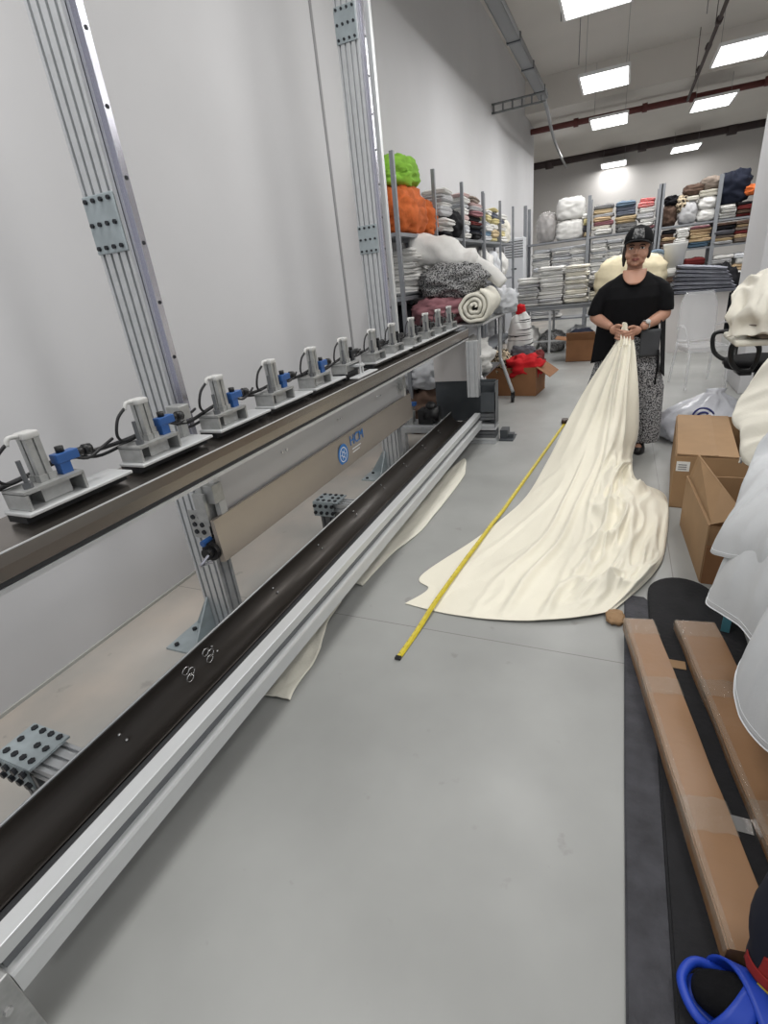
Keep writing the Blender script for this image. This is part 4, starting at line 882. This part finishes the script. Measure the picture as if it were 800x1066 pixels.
# side table that carries them (outside the photo to the right)
t = thing('side_table', 'table out at the right carrying the tulle garments', 'table', (.95, 1.9, 0))
bm = B(); box(bm, (-.38, -.95, .70), (.5, .85, .73)); obj('tabletop', bm, M['panel'], t)
for x in (-.32, .44):
    for y in (-.88, .78):
        bm = B(); cyl(bm, (x, y, 0), (x, y, .70), .02, 8); obj('leg', bm, M['alu'], t)
def layer(name, edge, m, label, seed, bulge=.05, amp=.012, rise=.2, hem=True):
    """garment layer: crisp hanging edge, running back over the table edge"""
    E_ = [V(e) for e in edge]; n = len(E_)-1
    def eg(v):
        y = v*n; i = min(int(y), n-1); t = y-i; a = E_[i].lerp(E_[i+1], t); b = cr(E_[max(i-1, 0)], E_[i], E_[i+1], E_[min(i+2, n)], t); return a.lerp(b, .75)
    def g(u, v):
        b = eg(v); s = 1-u; lz = .745+seed*.0025
        e1 = V((max(b.x+.10, .575), b.y+.02, max(lz+.012, b.z+.05))); e2 = V((1.0, b.y+.04, max(lz, e1.z-.06)))
        if s < .55: p = b.lerp(e1, s/.55); p.x -= .045*math.sin(s/.55*PI)*(1-.3*s)
        else: p = e1.lerp(e2, (s-.55)/.45); p.z += .015*math.sin((s-.55)/.45*PI)
        f = (1-abs(noise.noise(V((v*6+s*1.2, s*1.1, seed))))*3.2)*amp+noise.noise(V((v*14, s*2.5, seed+3)))*amp*.7
        d = V((-.6, -.5, .6))*f*min(1, .25+s*5)
        return p+d
    bm = B(); grid(bm, 70, 90, g); o = obj(name, bm, m, None, True); solid(o, .0022); tag(o, label, 'garment')
    if hem:
        bm = B(); tube(bm, [g(.998, k/90) for k in range(91)], .0024, 6); obj('hem', bm, M['hem'], o, True)
        bm = B(); tube(bm, [g(.975, k/90)+V((-.002, -.002, .002)) for k in range(91)], .0009, 5); obj('stitching', bm, M['hem'], o, True)
    return o
bundle('tulle_heap', .95, 2.36, .731, .44, .72, .34, 'sheer', 'heap of white tulle on the side table under the cream tulle', 'garment', 120., fold=.12, ridge=.5, pw=3.2)
layer('cream_tulle', [(0.66, 2.62, 1.12), (0.576, 2.5, 1.007), (0.518, 2.45, 0.916), (0.474, 2.4, 0.84), (0.458, 2.35, 0.787), (0.482, 2.3, 0.762), (0.484, 2.25, 0.677), (0.516, 2.2, 0.657), (0.557, 2.1, 0.651)], M['sheerc'], 'cream tulle garment hanging over table edge beside the cardboard box', 3., hem=False)
layer('white_tulle', [(0.60, 2.12, .98), (0.539, 2.1, 0.865), (0.5, 2.08, 0.766), (0.454, 2.0, 0.649), (0.408, 1.92, 0.531), (0.365, 1.87, 0.46), (0.393, 1.8, 0.48), (0.437, 1.72, 0.513), (0.458, 1.66, 0.505), (0.492, 1.6, 0.52), (.54, 1.5, .54)], M['sheer'], 'white tulle garment, uppermost layer with a pointed corner above near box', 5.)
layer('white_tulle', [(0.54, 2.0, 0.5), (0.481, 1.95, 0.426), (0.43, 1.9, 0.38), (0.386, 1.83, 0.335), (0.359, 1.78, 0.299), (0.395, 1.7, 0.313), (0.429, 1.62, 0.331), (0.452, 1.55, 0.329), (0.469, 1.5, 0.322), (0.497, 1.45, 0.342), (.55, 1.38, .36)], M['sheer'], 'white tulle garment, middle layer with a corner pointing at the cartons', 9.)
layer('white_tulle', [(0.55, 1.55, 0.47), (0.493, 1.5, 0.423), (0.453, 1.47, 0.396), (0.412, 1.43, 0.366), (0.383, 1.38, 0.339), (0.378, 1.34, 0.296), (0.39, 1.3, 0.255), (0.407, 1.26, 0.242), (0.426, 1.22, 0.242), (0.458, 1.18, 0.244), (.52, 1.12, .25)], M['sheer'], 'white tulle garment, lowest rounded layer bulging over right carton', 12., bulge=.04, amp=.007)
# gathered ruffle edges between the layers
for (x, y, z, L_), lb in (((.470, 1.78, .52, .10), 'upper small ruffle of white stitched tulle at the right edge'), ((.475, 1.66, .42, .10), 'lower small ruffle of white stitched tulle at the right edge')):
    bm = B()
    def rf(u, v):
        return V((x+.16*u-.02*math.sin(v*3), y-.10+.20*v+.0*u, z+.10*u+.014*math.sin(v*17+u*2)-.03*(1-u)**2))
    grid(bm, 20, 50, rf); o = obj('tulle_ruffle', bm, M['sheer'], None, True); solid(o, .002); tag(o, lb, 'garment')
    bm = B(); tube(bm, [rf(0, k/60) for k in range(61)], .0024, 6); obj('hem', bm, M['hem'], o, True)
bm = B(); cyl(bm, (.487, 2.26, .70), (.480, 2.25, .66), .006, 8); ellip(bm, (.484, 2.255, .68), (.009, .009, .006)); o = obj('metal_clip', bm, M['silver'], None, True); tag(o, 'small shiny metal clip at the corner of cream tulle', 'clip')

# ---------------------------------------------------------------- cream cloth held by the woman
rowsC = [
 [(.030, 4.195, 1.005), (.035, 4.185, 1.01), (.040, 4.18, 1.012), (.047, 4.18, 1.012), (.053, 4.18, 1.008), (.058, 4.185, 1.0), (.062, 4.195, .995)],
 [(.022, 4.195, .955), (.027, 4.18, .95), (.035, 4.17, .95), (.045, 4.168, .95), (.055, 4.17, .95), (.062, 4.18, .95), (.068, 4.195, .95)],
 [(-.01, 4.19, .87), (.01, 4.15, .86), (.03, 4.13, .85), (.05, 4.12, .85), (.075, 4.13, .86), (.095, 4.15, .87), (.11, 4.19, .88)],
 [(-.165, 4.10, .60), (-.11, 4.05, .60), (-.05, 4.0, .58), (.0, 3.97, .57), (.06, 4.0, .58), (.12, 4.05, .60), (.170, 4.14, .60)],
 [(-.29, 3.93, .36), (-.20, 3.88, .36), (-.12, 3.84, .35), (-.04, 3.82, .34), (.05, 3.86, .33), (.12, 3.95, .30), (.205, 4.12, .24)],
 [(-.40, 3.68, .13), (-.29, 3.62, .17), (-.18, 3.55, .18), (-.08, 3.52, .18), (.02, 3.60, .18), (.10, 3.78, .13), (.175, 4.02, .05)],
 [(-.50, 3.22, .012), (-.38, 3.18, .05), (-.26, 3.12, .07), (-.13, 3.08, .08), (.0, 3.14, .10), (.11, 3.38, .09), (.205, 3.68, .01)],
 [(-.67, 2.66, .006), (-.50, 2.64, .015), (-.33, 2.64, .025), (-.15, 2.66, .035), (.02, 2.76, .07), (.19, 3.04, .08), (.365, 3.40, .02)],
 [(-.865, 2.17, .005), (-.66, 2.2, .008), (-.45, 2.24, .012), (-.24, 2.28, .018), (-.03, 2.36, .03), (.16, 2.52, .04), (.325, 2.74, .012)],
 [(-.79, 2.05, .005), (-.66, 2.02, .008), (-.46, 2.05, .010), (-.26, 2.08, .014), (-.07, 2.12, .02), (.11, 2.24, .03), (.25, 2.42, .012)],
 [(-.86, 1.90, .005), (-.66, 1.87, .008), (-.46, 1.87, .012), (-.27, 1.90, .016), (-.10, 1.96, .02), (.03, 2.03, .02), (.085, 2.085, .012)]]
fC = net(rowsC)
def sstep(a, b, x):
    t = max(0., min(1., (x-a)/(b-a))); return t*t*(3-2*t)
def cloth_pt(u, v):
    p = fC(u, v); e = 2e-3
    n_ = (fC(min(1, u+e), v)-fC(max(0, u-e), v)).cross(fC(u, min(1, v+e))-fC(u, max(0, v-e)))
    n_ = n_.normalized() if n_.length > 1e-12 else V((0, -1, 0))
    if n_.z < 0 or (abs(n_.z) < .05 and n_.y > 0): n_ = -n_
    edge = min(1, min(u, 1-u)*9)*min(1, (1-v)*14)
    rg = lambda a, wd: math.exp(-(a/wd)**2)
    fl = sstep(.42, .56, v)
    # gathers at the hands open into a few unequal folds; the left side hangs nearly smooth
    wsp = min(1, .25+v*3.2)*(1-fl)
    fold = 0
    for c, wd, am in ((.16, .05, .010), (.33, .06, .020), (.50, .045, .034), (.62, .05, .026), (.74, .04, .032), (.88, .05, .020)):
        cc = c+.04*math.sin(v*7+c*20)*(v > .2)+.03*noise.noise(V((c*9, v*3, 2)))
        fold += am*rg(u-cc, wd)*wsp
    fold += wsp*.010*noise.noise(V((u*7, v*4, 6)))
    # overlapping flap edge crossing the hanging part
    d = u-(.46+.32*(v-.12)); fold += .028*sstep(-.015, .012, d)*(1-sstep(.0, .30, d))*sstep(.12, .25, v)*(1-sstep(.45, .6, v))
    # long folds over the floor
    for c, k, ph, wd, am in ((.36, -.10, 1., .016, .020), (.55, -.38, 0., .020, .032), (.62, -.16, 2., .016, .020), (.72, -.30, 1.2, .020, .036), (.82, -.20, .4, .024, .034), (.92, -.10, 2.4, .02, .024)):
        cc = c+k*(v-.5)+.03*math.sin(v*8+ph*3); fold += fl*edge*am*rg(u-cc, wd)*(.35+.65*abs(math.sin(v*6+ph)))
    # rumpled mound at the right: cells of sharp ridges
    rm = sstep(.52, .72, u)*sstep(.46, .55, v)*(1-sstep(.86, .97, v))
    q2 = V((u*7+v*3, v*8-u*2, 1.5)); r1 = 1-min(1, abs(noise.noise(q2))*3.4); r2 = 1-min(1, abs(noise.noise(q2*2.1+V((5, 1, 0))))*3)
    fold += rm*edge*(.060*r1**1.5+.022*r2)
    r3 = 1-min(1, abs(noise.noise(V((u*4+v*5, v*3.5-u*1.2, 8))))*5)
    fold += edge*fl*.008*r3+edge*.002*noise.noise(V((u*20, v*22, 3)))
    q = p+n_*fold
    if v > .40: q.z = max(q.z, .004)
    return q
bm = B(); grid(bm, 170, 300, cloth_pt); bmesh.ops.remove_doubles(bm, verts=bm.verts, dist=1e-5)
bvh = BVHTree.FromBMesh(bm)
o = obj('cream_cloth', bm, M['cream'], None, True); solid(o, .0035, 1); tag(o, 'large cream cloth held up by the woman and spread over the floor', 'cloth')
# yellow tape measure stretched over it
a_, b_ = V((-.745, 1.53, 0)), V((-.405, 5.13, 0)); N_ = 150; zs = []
for k in range(N_+1):
    p = a_.lerp(b_, k/N_); zz = 0
    for dx in (-.012, 0, .012):
        h = bvh.ray_cast(V((p.x+dx, p.y, .25)), V((0, 0, -1)))
        if h[0] is not None: zz = max(zz, h[0].z+.006)
    zs.append(zz)
zs = [max(zs[max(0, k-4):k+5]) for k in range(N_+1)]; zs = [sum(zs[max(0, k-4):k+5])/len(zs[max(0, k-4):k+5]) for k in range(N_+1)]
t = thing('tape_measure', 'yellow tape measure pulled straight across the floor and cream cloth', 'tape measure', tuple(a_))
d_ = (b_-a_).normalized(); s_ = V((-d_.y, d_.x, 0))*.0125
bm = B(); rw = []
for k in range(N_+1):
    p = (b_-a_)*(k/N_); z = zs[k]+.003
    rw.append([bm.verts.new(p+s_+V((0, 0, z+.003))), bm.verts.new(p+V((0, 0, z))), bm.verts.new(p-s_+V((0, 0, z+.003)))])
for r_a, r_b in zip(rw, rw[1:]):
    for j in range(2): bm.faces.new((r_a[j], r_a[j+1], r_b[j+1], r_b[j]))
q = obj('blade', bm, M['tape'], t); solid(q, .0015)
bm = B(); k = 0
for k in range(0, 90):
    f = (k+.5)/90; p = (b_-a_)*f; z = zs[int(f*N_)]+.0062
    L_ = .006 if k % 5 else .012
    w_ = .0011
    vs = [p+s_*(.95 if True else 0)+d_*w_, p+s_*(.95-L_*60)+d_*w_, p+s_*(.95-L_*60)-d_*w_, p+s_*.95-d_*w_]
    bm.faces.new([bm.verts.new(x+V((0, 0, z+(.0005)))) for x in vs])
q = obj('printed_scale', bm, M['black_pl'], t); q['kind'] = 'stuff'
bm = B(); e = b_-a_; box(bm, e+V((-.03, -.01, .0)), e+V((.03, .075, .045)), bev=.012); obj('case', bm, mat('case_brown', (58, 38, 30), .4), t)
bm = B(); e = V((0, 0, 0)); box(bm, (-.014, -.02, .001), (.012, .0, .012), bev=.002); obj('end_hook', bm, M['black_pl'], t)

# white cloth strips under the machine
def strip(label, pts, w, seed):
    P = smooth_path(pts, 8); n = len(P)-1
    bm = B()
    def g(u, v):
        k = min(int(v*n), n-1); tt = v*n-k; p = P[k].lerp(P[k+1], tt); d = (P[k+1]-P[k]).normalized(); s = V((-d.y, d.x, 0))
        ww = w*(1-.3*noise.noise(V((v*4, seed, 0))))*(min(1, (1-v)*5+.12))
        q = p+s*(u-.5)*ww; q.z = .004+.012*abs(noise.noise(V((u*3, v*7, seed))))+.006*(1-abs(u-.5)*2); return q
    grid(bm, 12, 70, g); o = obj('cloth_strip', bm, M['offwhite'], None, True); solid(o, .004, 1); return tag(o, label, 'cloth')
strip('off-white cloth strip poking out under the machine rail, nearer one', [(-1.125, 1.17, 0), (-1.15, 1.4, 0), (-1.22, 1.68, 0), (-1.25, 1.95, 0)], .115, 1.)
strip('off-white cloth strip under the machine rail, longer far one', [(-1.22, 2.0, 0), (-1.19, 2.35, 0), (-1.13, 2.7, 0), (-1.10, 3.1, 0), (-1.10, 3.6, 0), (-1.115, 4.0, 0)], .17, 4.)

# ================================================================ WOMAN
Wm = thing('person', 'woman in black t-shirt, black cap and speckled trousers holding up the cream cloth', 'person', (.085, 4.42, 0))
def limb(bm, pts, rs, n=16, sub=5):
    P = smooth_path(pts, sub); R_ = []
    m = len(pts)-1
    for k in range(len(P)):
        v = k/(len(P)-1)*m; i = min(int(v), m-1); tt = v-i; R_.append(rs[i]*(1-tt)+rs[i+1]*tt)
    a = (P[0]-P[1]).normalized(); b = (P[-1]-P[-2]).normalized()
    P = [P[0]+a*R_[0]*.7, P[0]+a*R_[0]*.4]+P+[P[-1]+b*R_[-1]*.4, P[-1]+b*R_[-1]*.7]; R_ = [R_[0]*.35, R_[0]*.8]+R_+[R_[-1]*.8, R_[-1]*.35]
    tube(bm, P, R_, n)
HR = Matrix.Rotation(-.10, 3, 'X') @ Matrix.Rotation(.05, 3, 'Y') @ Matrix.Rotation(-.06, 3, 'Z')  # head pose
HC = V((0, -.02, 1.362))                                                                  # chin level pivot
HS = 1.10
def hp(x, y, z): return HC+HR @ (V((x, y, z))*HS)
def he(bm, c, r, n=18, mi=0): ellip(bm, hp(*c), tuple(q_*HS for q_ in r), n, HR, mi)
bm = B()
he(bm, (0, .018, .128), (.074, .090, .082), 24); he(bm, (0, -.008, .078), (.068, .072, .068), 24); he(bm, (0, -.022, .034), (.052, .052, .034), 20); he(bm, (0, -.052, .012), (.024, .022, .016))
for s in (-1, 1):
    he(bm, (s*.040, -.050, .062), (.025, .022, .024)); he(bm, (s*.075, .012, .080), (.008, .017, .028)); he(bm, (s*.034, -.060, .112), (.025, .012, .009)); he(bm, (s*.036, -.028, .030), (.018, .03, .022))
    he(bm, (s*.011, -.086, .064), (.009, .010, .008))
he(bm, (0, -.080, .082), (.010, .014, .024)); he(bm, (0, -.092, .068), (.013, .013, .010)); he(bm, (0, -.068, .040), (.026, .016, .012))
limb(bm, [(0, .02, 1.24), (0, .012, 1.33), (0, .0, 1.40)], [.062, .051, .050])
loft(bm, [(0, .0, .90, .15, .10), (0, 0, 1.0, .145, .10), (0, 0, 1.15, .15, .105), (0, .0, 1.22, .15, .095), (0, .005, 1.27, .12, .07), (0, .01, 1.325, .062, .05)], 24)
for s, el, wr in ((-1, (-.245, -.02, 1.045), (-.135, -.185, .985)), (1, (.225, -.03, 1.035), (.085, -.205, .972))):
    sh = (.150*s, .01, 1.235)
    limb(bm, [sh, (.5*(sh[0]+el[0])+.012*s, -.0, 1.165), el], [.045, .044, .040], 16)
    mid = V(el).lerp(V(wr), .4)+V((0, 0, -.006))
    limb(bm, [el, mid, wr], [.042, .041, .026], 16)
for s in (-1, 1):   # legs and feet
    limb(bm, [(.09*s, 0, .92), (.115*s, -.0, .50), (.13*s, .0, .10)], [.10, .065, .04])
    limb(bm, [(.13*s, .02, .06), (.135*s, -.06, .04), (.14*s, -.12, .035)], [.04, .036, .03])
def finger(bm, pts, r0): limb(bm, pts, [r0, r0*.98, r0*.92, r0*.8][:len(pts)], 8, 3)
# her right hand (left in the photo): fist on the cloth bunch at (-.04,-.235,.95)
G = V((-.040, -.238, .945))
def palm(bm, c, r, rot): ellip(bm, c, r, 16, rot)
# right hand
palm(bm, (-.098, -.215, .962), (.042, .020, .034), Matrix.Rotation(.45, 3, 'Y') @ Matrix.Rotation(.5, 3, 'Z'))
for k in range(4):
    z = .966-.019*k; kx = -.070-.004*k
    finger(bm, [(kx-.012, -.232, z), (kx+.006, -.262, z-.006), (G.x+.005, -.272+.003*k, z-.012), (G.x+.022-.004*k, -.255, z-.016)], .0095-.0006*k)
finger(bm, [(-.105, -.222, .985), (-.082, -.238, .995), (-.056, -.248, .988)], .0105)
# left hand
palm(bm, (.035, -.232, .948), (.044, .020, .032), Matrix.Rotation(-.35, 3, 'Y') @ Matrix.Rotation(-.35, 3, 'Z'))
for k in range(4):
    z = .955-.019*k; kx = .008+.003*k
    finger(bm, [(kx+.012, -.248, z), (kx-.008, -.276, z-.004), (G.x+.008+.004*k, -.285, z-.010), (G.x-.008+.004*k, -.268, z-.014)], .0095-.0006*k)
finger(bm, [(.040, -.238, .972), (.014, -.256, .982), (-.012, -.262, .975)], .0105)
body = obj('body', bm, M['skin'], Wm, True); remesh(body, .0042, 2)
# face details
def child(name, bm, m, sm=True): return obj(name, bm, m, Wm, sm)
for s in (-1, 1):
    bm = B(); he(bm, (s*.032, -.0705, .098), (.0135, .007, .0054), 14); child('eye', bm, M['eye'])
    bm = B(); he(bm, (s*.032, -.0745, .0985), (.0066, .0042, .0052), 12); child('iris', bm, M['iris'])
    bm = B(); tube(bm, [hp(s*x, y, z) for x, y, z in ((.014, -.083, .113), (.026, -.085, .118), (.040, -.078, .117), (.052, -.064, .110))], [.0026, .0036, .0032, .0018], 8); child('eyebrow', bm, M['brow'])
    bm = B(); tube(bm, [hp(s*x, y, z) for x, y, z in ((.018, -.0765, .1025), (.030, -.0795, .1065), (.044, -.072, .1015))], [.0018, .0026, .0015], 6); child('eyelid', bm, M['brow'])
bm = B(); tube(bm, [hp(x, y, z) for x, y, z in ((-.024, -.075, .036), (-.012, -.083, .040), (0, -.0855, .0385), (.012, -.083, .040), (.024, -.075, .036))], [.002, .0042, .004, .0042, .002], 8)
tube(bm, [hp(x, y, z) for x, y, z in ((-.020, -.076, .032), (0, -.0855, .029), (.020, -.076, .032))], [.002, .0055, .002], 8); lp = child('lips', bm, M['lip']); remesh(lp, .0015, 1)
# hair gathered behind, cap on top
bm = B(); he(bm, (0, .040, .115), (.083, .082, .085), 24); he(bm, (-.071, .006, .078), (.016, .030, .062), 14); he(bm, (-.070, .0, .030), (.010, .018, .030), 12); he(bm, (.069, .012, .088), (.015, .03, .045), 14); he(bm, (0, .09, .06), (.05, .04, .05))
hr = child('hair', bm, M['hair']); remesh(hr, .005, 2)
bm = B(); n = 28; prev = None
for j in range(9):
    b = j/8*PI/2; row = []
    for k in range(n):
        a = 2*PI*k/n; row.append(bm.verts.new(hp(.082*math.cos(a)*math.cos(b)**.8, .008+.098*math.sin(a)*math.cos(b)**.85, .136+.10*math.sin(b)**.9+.006*math.sin(a))))
    if prev:
        for k in range(n): bm.faces.new((prev[k], prev[(k+1) % n], row[(k+1) % n], row[k]))
    prev = row
bm.faces.new(prev); cp = child('cap_crown', bm, M['dark']); solid(cp, .004)
bm = B()
def brim(u, v):
    # short curved peak
    a = PI*(1.12+.76*u); r = .082+.006*v; x = .088*math.cos(a)*(1+.0*v); y = .008+.098*math.sin(a)
    return hp(x*.95, y-.060*v*math.sin(PI*u)**.6, .150-.016*v-.016*(2*u-1)**2)
grid(bm, 20, 6, brim); br = child('cap_brim', bm, M['dark']); solid(br, .004)
bm = B()
def crest(u, v):
    a = PI*1.5+(u-.5)*.85; b = .14+.68*v
    return hp(.0855*math.cos(a)*math.cos(b)**.8, .006+.1005*math.sin(a)*math.cos(b)**.85, .134+.103*math.sin(b)**.9)
grid(bm, 12, 8, crest); q = child('cap_emblem', bm, M['capcrest']); solid(q, .002)
# t-shirt: body and wide sleeves fused, with round neckline cut open
bm = B()
loft(bm, [(0, .01, .76, .215, .145), (0, .01, .80, .215, .145), (0, .0, .95, .195, .135), (0, -.005, 1.08, .198, .140), (0, -.01, 1.16, .200, .145), (0, -.002, 1.235, .188, .122), (0, .008, 1.285, .145, .088), (0, .015, 1.325, .088, .066)], 32)
for s, el in ((-1, (-.245, -.02, 1.055)), (1, (.225, -.03, 1.045))):
    loft(bm, [(el[0]-.005*s, -.012, 1.055, .060, .072), (el[0]-.008*s, -.012, 1.08, .062, .074), (.208*s, -.005, 1.17, .060, .074), (.175*s, .0, 1.235, .055, .068), (.13*s, .004, 1.275, .045, .055), (.10*s, .004, 1.295, .03, .04)], 22)
def cut_collar(bm): pass
sh = child('tshirt', bm, M['dark']); remesh(sh, .006, 3)
# neckline: skin-coloured scoop follows the chest just outside the shirt
bm = B()
def scoop(u, v):
    a = (u-.5)*2; x = a*.072*math.sqrt(max(.02, 1-(v*.97)**2.6)); z = 1.332-.088*v+.004
    t_ = max(0, min(1, (1.335-z)/.09)); y = -.058-.082*t_**.8+.034*(x/.08)**2
    return V((x, y-.006, z))
grid(bm, 16, 10, scoop); sc_ = child('neck_skin', bm, M['skin']); solid(sc_, .012, 1)
# lower garments
bm = B()
loft(bm, [(0, .0, .60, .235, .15), (0, 0, .75, .225, .150), (0, 0, .90, .185, .135), (0, 0, .98, .165, .12)], 28)
for s in (-1, 1): loft(bm, [(.165*s, .0, .075, .122, .105), (.166*s, 0, .10, .124, .108), (.155*s, 0, .30, .130, .115), (.14*s, 0, .5, .138, .13), (.11*s, 0, .66, .125, .14), (.10*s, 0, .8, .1, .12)], 24)
for v in bm.verts:
    if v.co.z < .75: v.co.y += .012*math.sin(v.co.x*60)*(1-v.co.z/.75); v.co.x += .006*math.sin(v.co.y*50)
pt = child('trousers', bm, M['speckle']); remesh(pt, .0075, 2)
bm = B(); grid(bm, 14, 14, lambda u, v: V((-.225+.13*u-.03*v*(1-u), -.165+.06*(1-u)+.03*(u-.5)**2, 1.0-.24*v-.05*(1-u)*v))); q = child('dark_tunic_front', bm, M['dark']); solid(q, .006)
bm = B(); grid(bm, 14, 14, lambda u, v: V((.200+.035*u+.035*v, -.13+.12*u, 1.0-.42*v+.06*(1-u)*v))); q = child('dark_tunic_side', bm, M['dark']); solid(q, .006)
bm = B(); grid(bm, 14, 10, lambda u, v: V((.075+.13*u, -.185+.035*u*u, .945-.19*v))); q = child('grey_apron', bm, M['apron']); solid(q, .006)
bm = B(); tube(bm, [V((.20, -.165, .80)), V((.205, -.168, .68)), V((.20, -.165, .55))], .007, 6); child('apron_tie', bm, M['dark'])
# shoes, watch, ring
for s in (-1, 1):
    bm = B(); loft(bm, [(.14*s, -.05, .0, .048, .12), (.14*s, -.05, .02, .05, .122), (.14*s, -.045, .045, .045, .112), (.138*s, -.02, .07, .040, .07), (.135*s, .01, .09, .035, .045)], 22); child('shoe', bm, M['black_pl'])
bm = B(); c = V((.100, -.190, .980)); dv_ = (V((.238, -.03, 1.045))-V((.085, -.205, .972))).normalized(); u_, w_ = frame_at(dv_)
tube(bm, [c+(u_*math.cos(a)+w_*math.sin(a))*.031 for a in [2*PI*k/20 for k in range(21)]], .005, 6, flat=1.); child('watch_strap', bm, M['silver'])
bm = B(); fn = (V((0, -1, .5))-dv_*V((0, -1, .5)).dot(dv_)).normalized(); cyl(bm, c+fn*.028, c+fn*.040, .017, 16); child('watch_face', bm, M['white_pl'])
bm = B(); tube(bm, [V((-.070, -.256, .930))+V((0, math.cos(a)*.0105, math.sin(a)*.0105)) for a in [2*PI*k/14 for k in range(15)]], .0022, 6); child('ring', bm, M['silver'])

# ================================================================ FOOT IN BLUE SANDAL AT THE BOTTOM RIGHT
Pf = thing('person', 'seated person cropped at right corner: navy printed trouser leg, foot in blue sandal', 'person', (.372, .690, .0), math.radians(-8))
# local x = toe direction negative; foot length .25
bm = B(); limb(bm, [(.11, 0, .075), (.05, 0, .078), (-.05, .0, .064), (-.11, .0, .052)], [.034, .042, .044, .030], 16); limb(bm, [(.06, .03, .09), (.06, .09, .30), (.07, .11, .44)], [.036, .045, .055], 16)
for v in bm.verts: v.co.y = v.co.y*1.15
b_ = obj('leg_and_socked_foot', bm, M['dark'], Pf, True); remesh(b_, .006, 2)
bm = B(); n = 36
def sole(a, s, z):
    x = math.cos(a); y = math.sin(a)
    return V((.01+.158*x*s, (.056*(1-.16*x))*y*s, z))
R_ = [[bm.verts.new(sole(2*PI*k/n, s, z)) for k in range(n)] for s, z in ((.95, .001), (1., .008), (1., .026), (.97, .034), (.86, .032))]
for a, b in zip(R_, R_[1:]):
    for k in range(n): bm.faces.new((a[k], a[(k+1) % n], b[(k+1) % n], b[k]))
bm.faces.new(R_[0][::-1]); bm.faces.new(R_[-1]); sd = obj('sandal_sole', bm, M['bluesandal'], Pf, True)
def strap(x0, x1, hh=.108, w=.030, nm='sandal_strap'):
    bm = B()
    def g(u, v):
        a = PI*u; xx = x0+(x1-x0)*u+(v-.5)*w*(1.5-.5*math.sin(a))
        return V((xx, -.066*math.cos(a), .02+(hh-.02)*max(0, math.sin(a))**.6))
    grid(bm, 24, 4, g); q = obj(nm, bm, M['bluesandal'], Pf, True); solid(q, .006, 1); return q
strap(-.085, .02, .106, .042); strap(.03, -.075, .112, .042, 'sandal_strap')
bm = B(); tube(bm, smooth_path([(-.06, -.058, .03), (-.115, -.052, .045), (-.143, -.02, .05), (-.146, .012, .05), (-.12, .05, .045), (-.06, .06, .03)], 6), .010, 8, flat=1.); obj('sandal_toe_band', bm, M['bluesandal'], Pf, True)
bm = B(); box(bm, (-.012, -.035, .1185), (.003, .0, .1205), rotz(.4)); obj('sandal_badge', bm, M['yellowp'], Pf)
bm = B(); limb(bm, [(.030, .078, .11), (.034, .10, .26), (.08, .12, .46), (.22, .13, .54), (.50, .12, .56)], [.074, .080, .085, .09, .10], 22)
for v in bm.verts: v.co += V((1, 1, 0))*.012*noise.noise(v.co*14)
tl = obj('trouser_leg', bm, M['navy'], Pf, True)
def patch(c, w, h, m, nm, ang):
    bm = B(); box(bm, (-w/2, -h/2, -.004), (w/2, h/2, .004), Matrix.Translation(c) @ Matrix.Rotation(ang, 4, 'Z') @ Matrix.Rotation(-.9, 4, 'Y')); return obj(nm, bm, m, Pf)
tb = BVHTree.FromPolygons([v.co.copy() for v in tl.data.vertices], [tuple(f.vertices) for f in tl.data.polygons])
def ppatch(a, z, w, h, m, nm):
    bm = B(); c = V((.032, .09, 0)); u0 = V((math.cos(a), math.sin(a), 0))
    def g(u, v):
        ang = a+(u-.5)*w/.075; d = V((math.cos(ang), math.sin(ang), 0)); o_ = V((c.x, c.y, z+(v-.5)*h+(u-.5)*h*.4))+d*.4
        hh = tb.ray_cast(o_, -d); return (hh[0] if hh[0] is not None else o_-d*.32)+d*.002
    grid(bm, 6, 6, g); q = obj(nm, bm, m, Pf, True); solid(q, .002, 1)
ppatch(-2.45, .135, .055, .026, M['redp'], 'red_patch'); ppatch(-2.2, .175, .03, .05, M['redp'], 'red_patch'); ppatch(-2.0, .115, .045, .022, M['yellowp'], 'yellow_patch'); ppatch(-1.7, .23, .04, .03, M['redp'], 'red_patch')
# ================================================================ CAMERA, WORLD
sc = bpy.context.scene
cam = bpy.data.cameras.new('camera'); co = bpy.data.objects.new('camera', cam); col.objects.link(co)
r0, r1, r2 = V((.91540252, .38843656, -.1056185)), V((.07312123, -.418472, -.90528143)), V((-.39584279, .82097395, -.41147328))
mw = Matrix(((r0.x, -r1.x, -r2.x, 0), (r0.y, -r1.y, -r2.y, 0), (r0.z, -r1.z, -r2.z, 1.45), (0, 0, 0, 1)))
co.matrix_world = mw
cam.sensor_fit = 'HORIZONTAL'; cam.sensor_width = 36; cam.lens = 526.18/800*36; cam.clip_start = .02
sc.camera = co
w = bpy.data.worlds.new('world'); sc.world = w; w.use_nodes = True
w.node_tree.nodes['Background'].inputs[0].default_value = (.9, .92, .95, 1); w.node_tree.nodes['Background'].inputs[1].default_value = .62
sc.view_settings.view_transform = 'Standard'; sc.view_settings.look = 'None'; sc.view_settings.exposure = 0
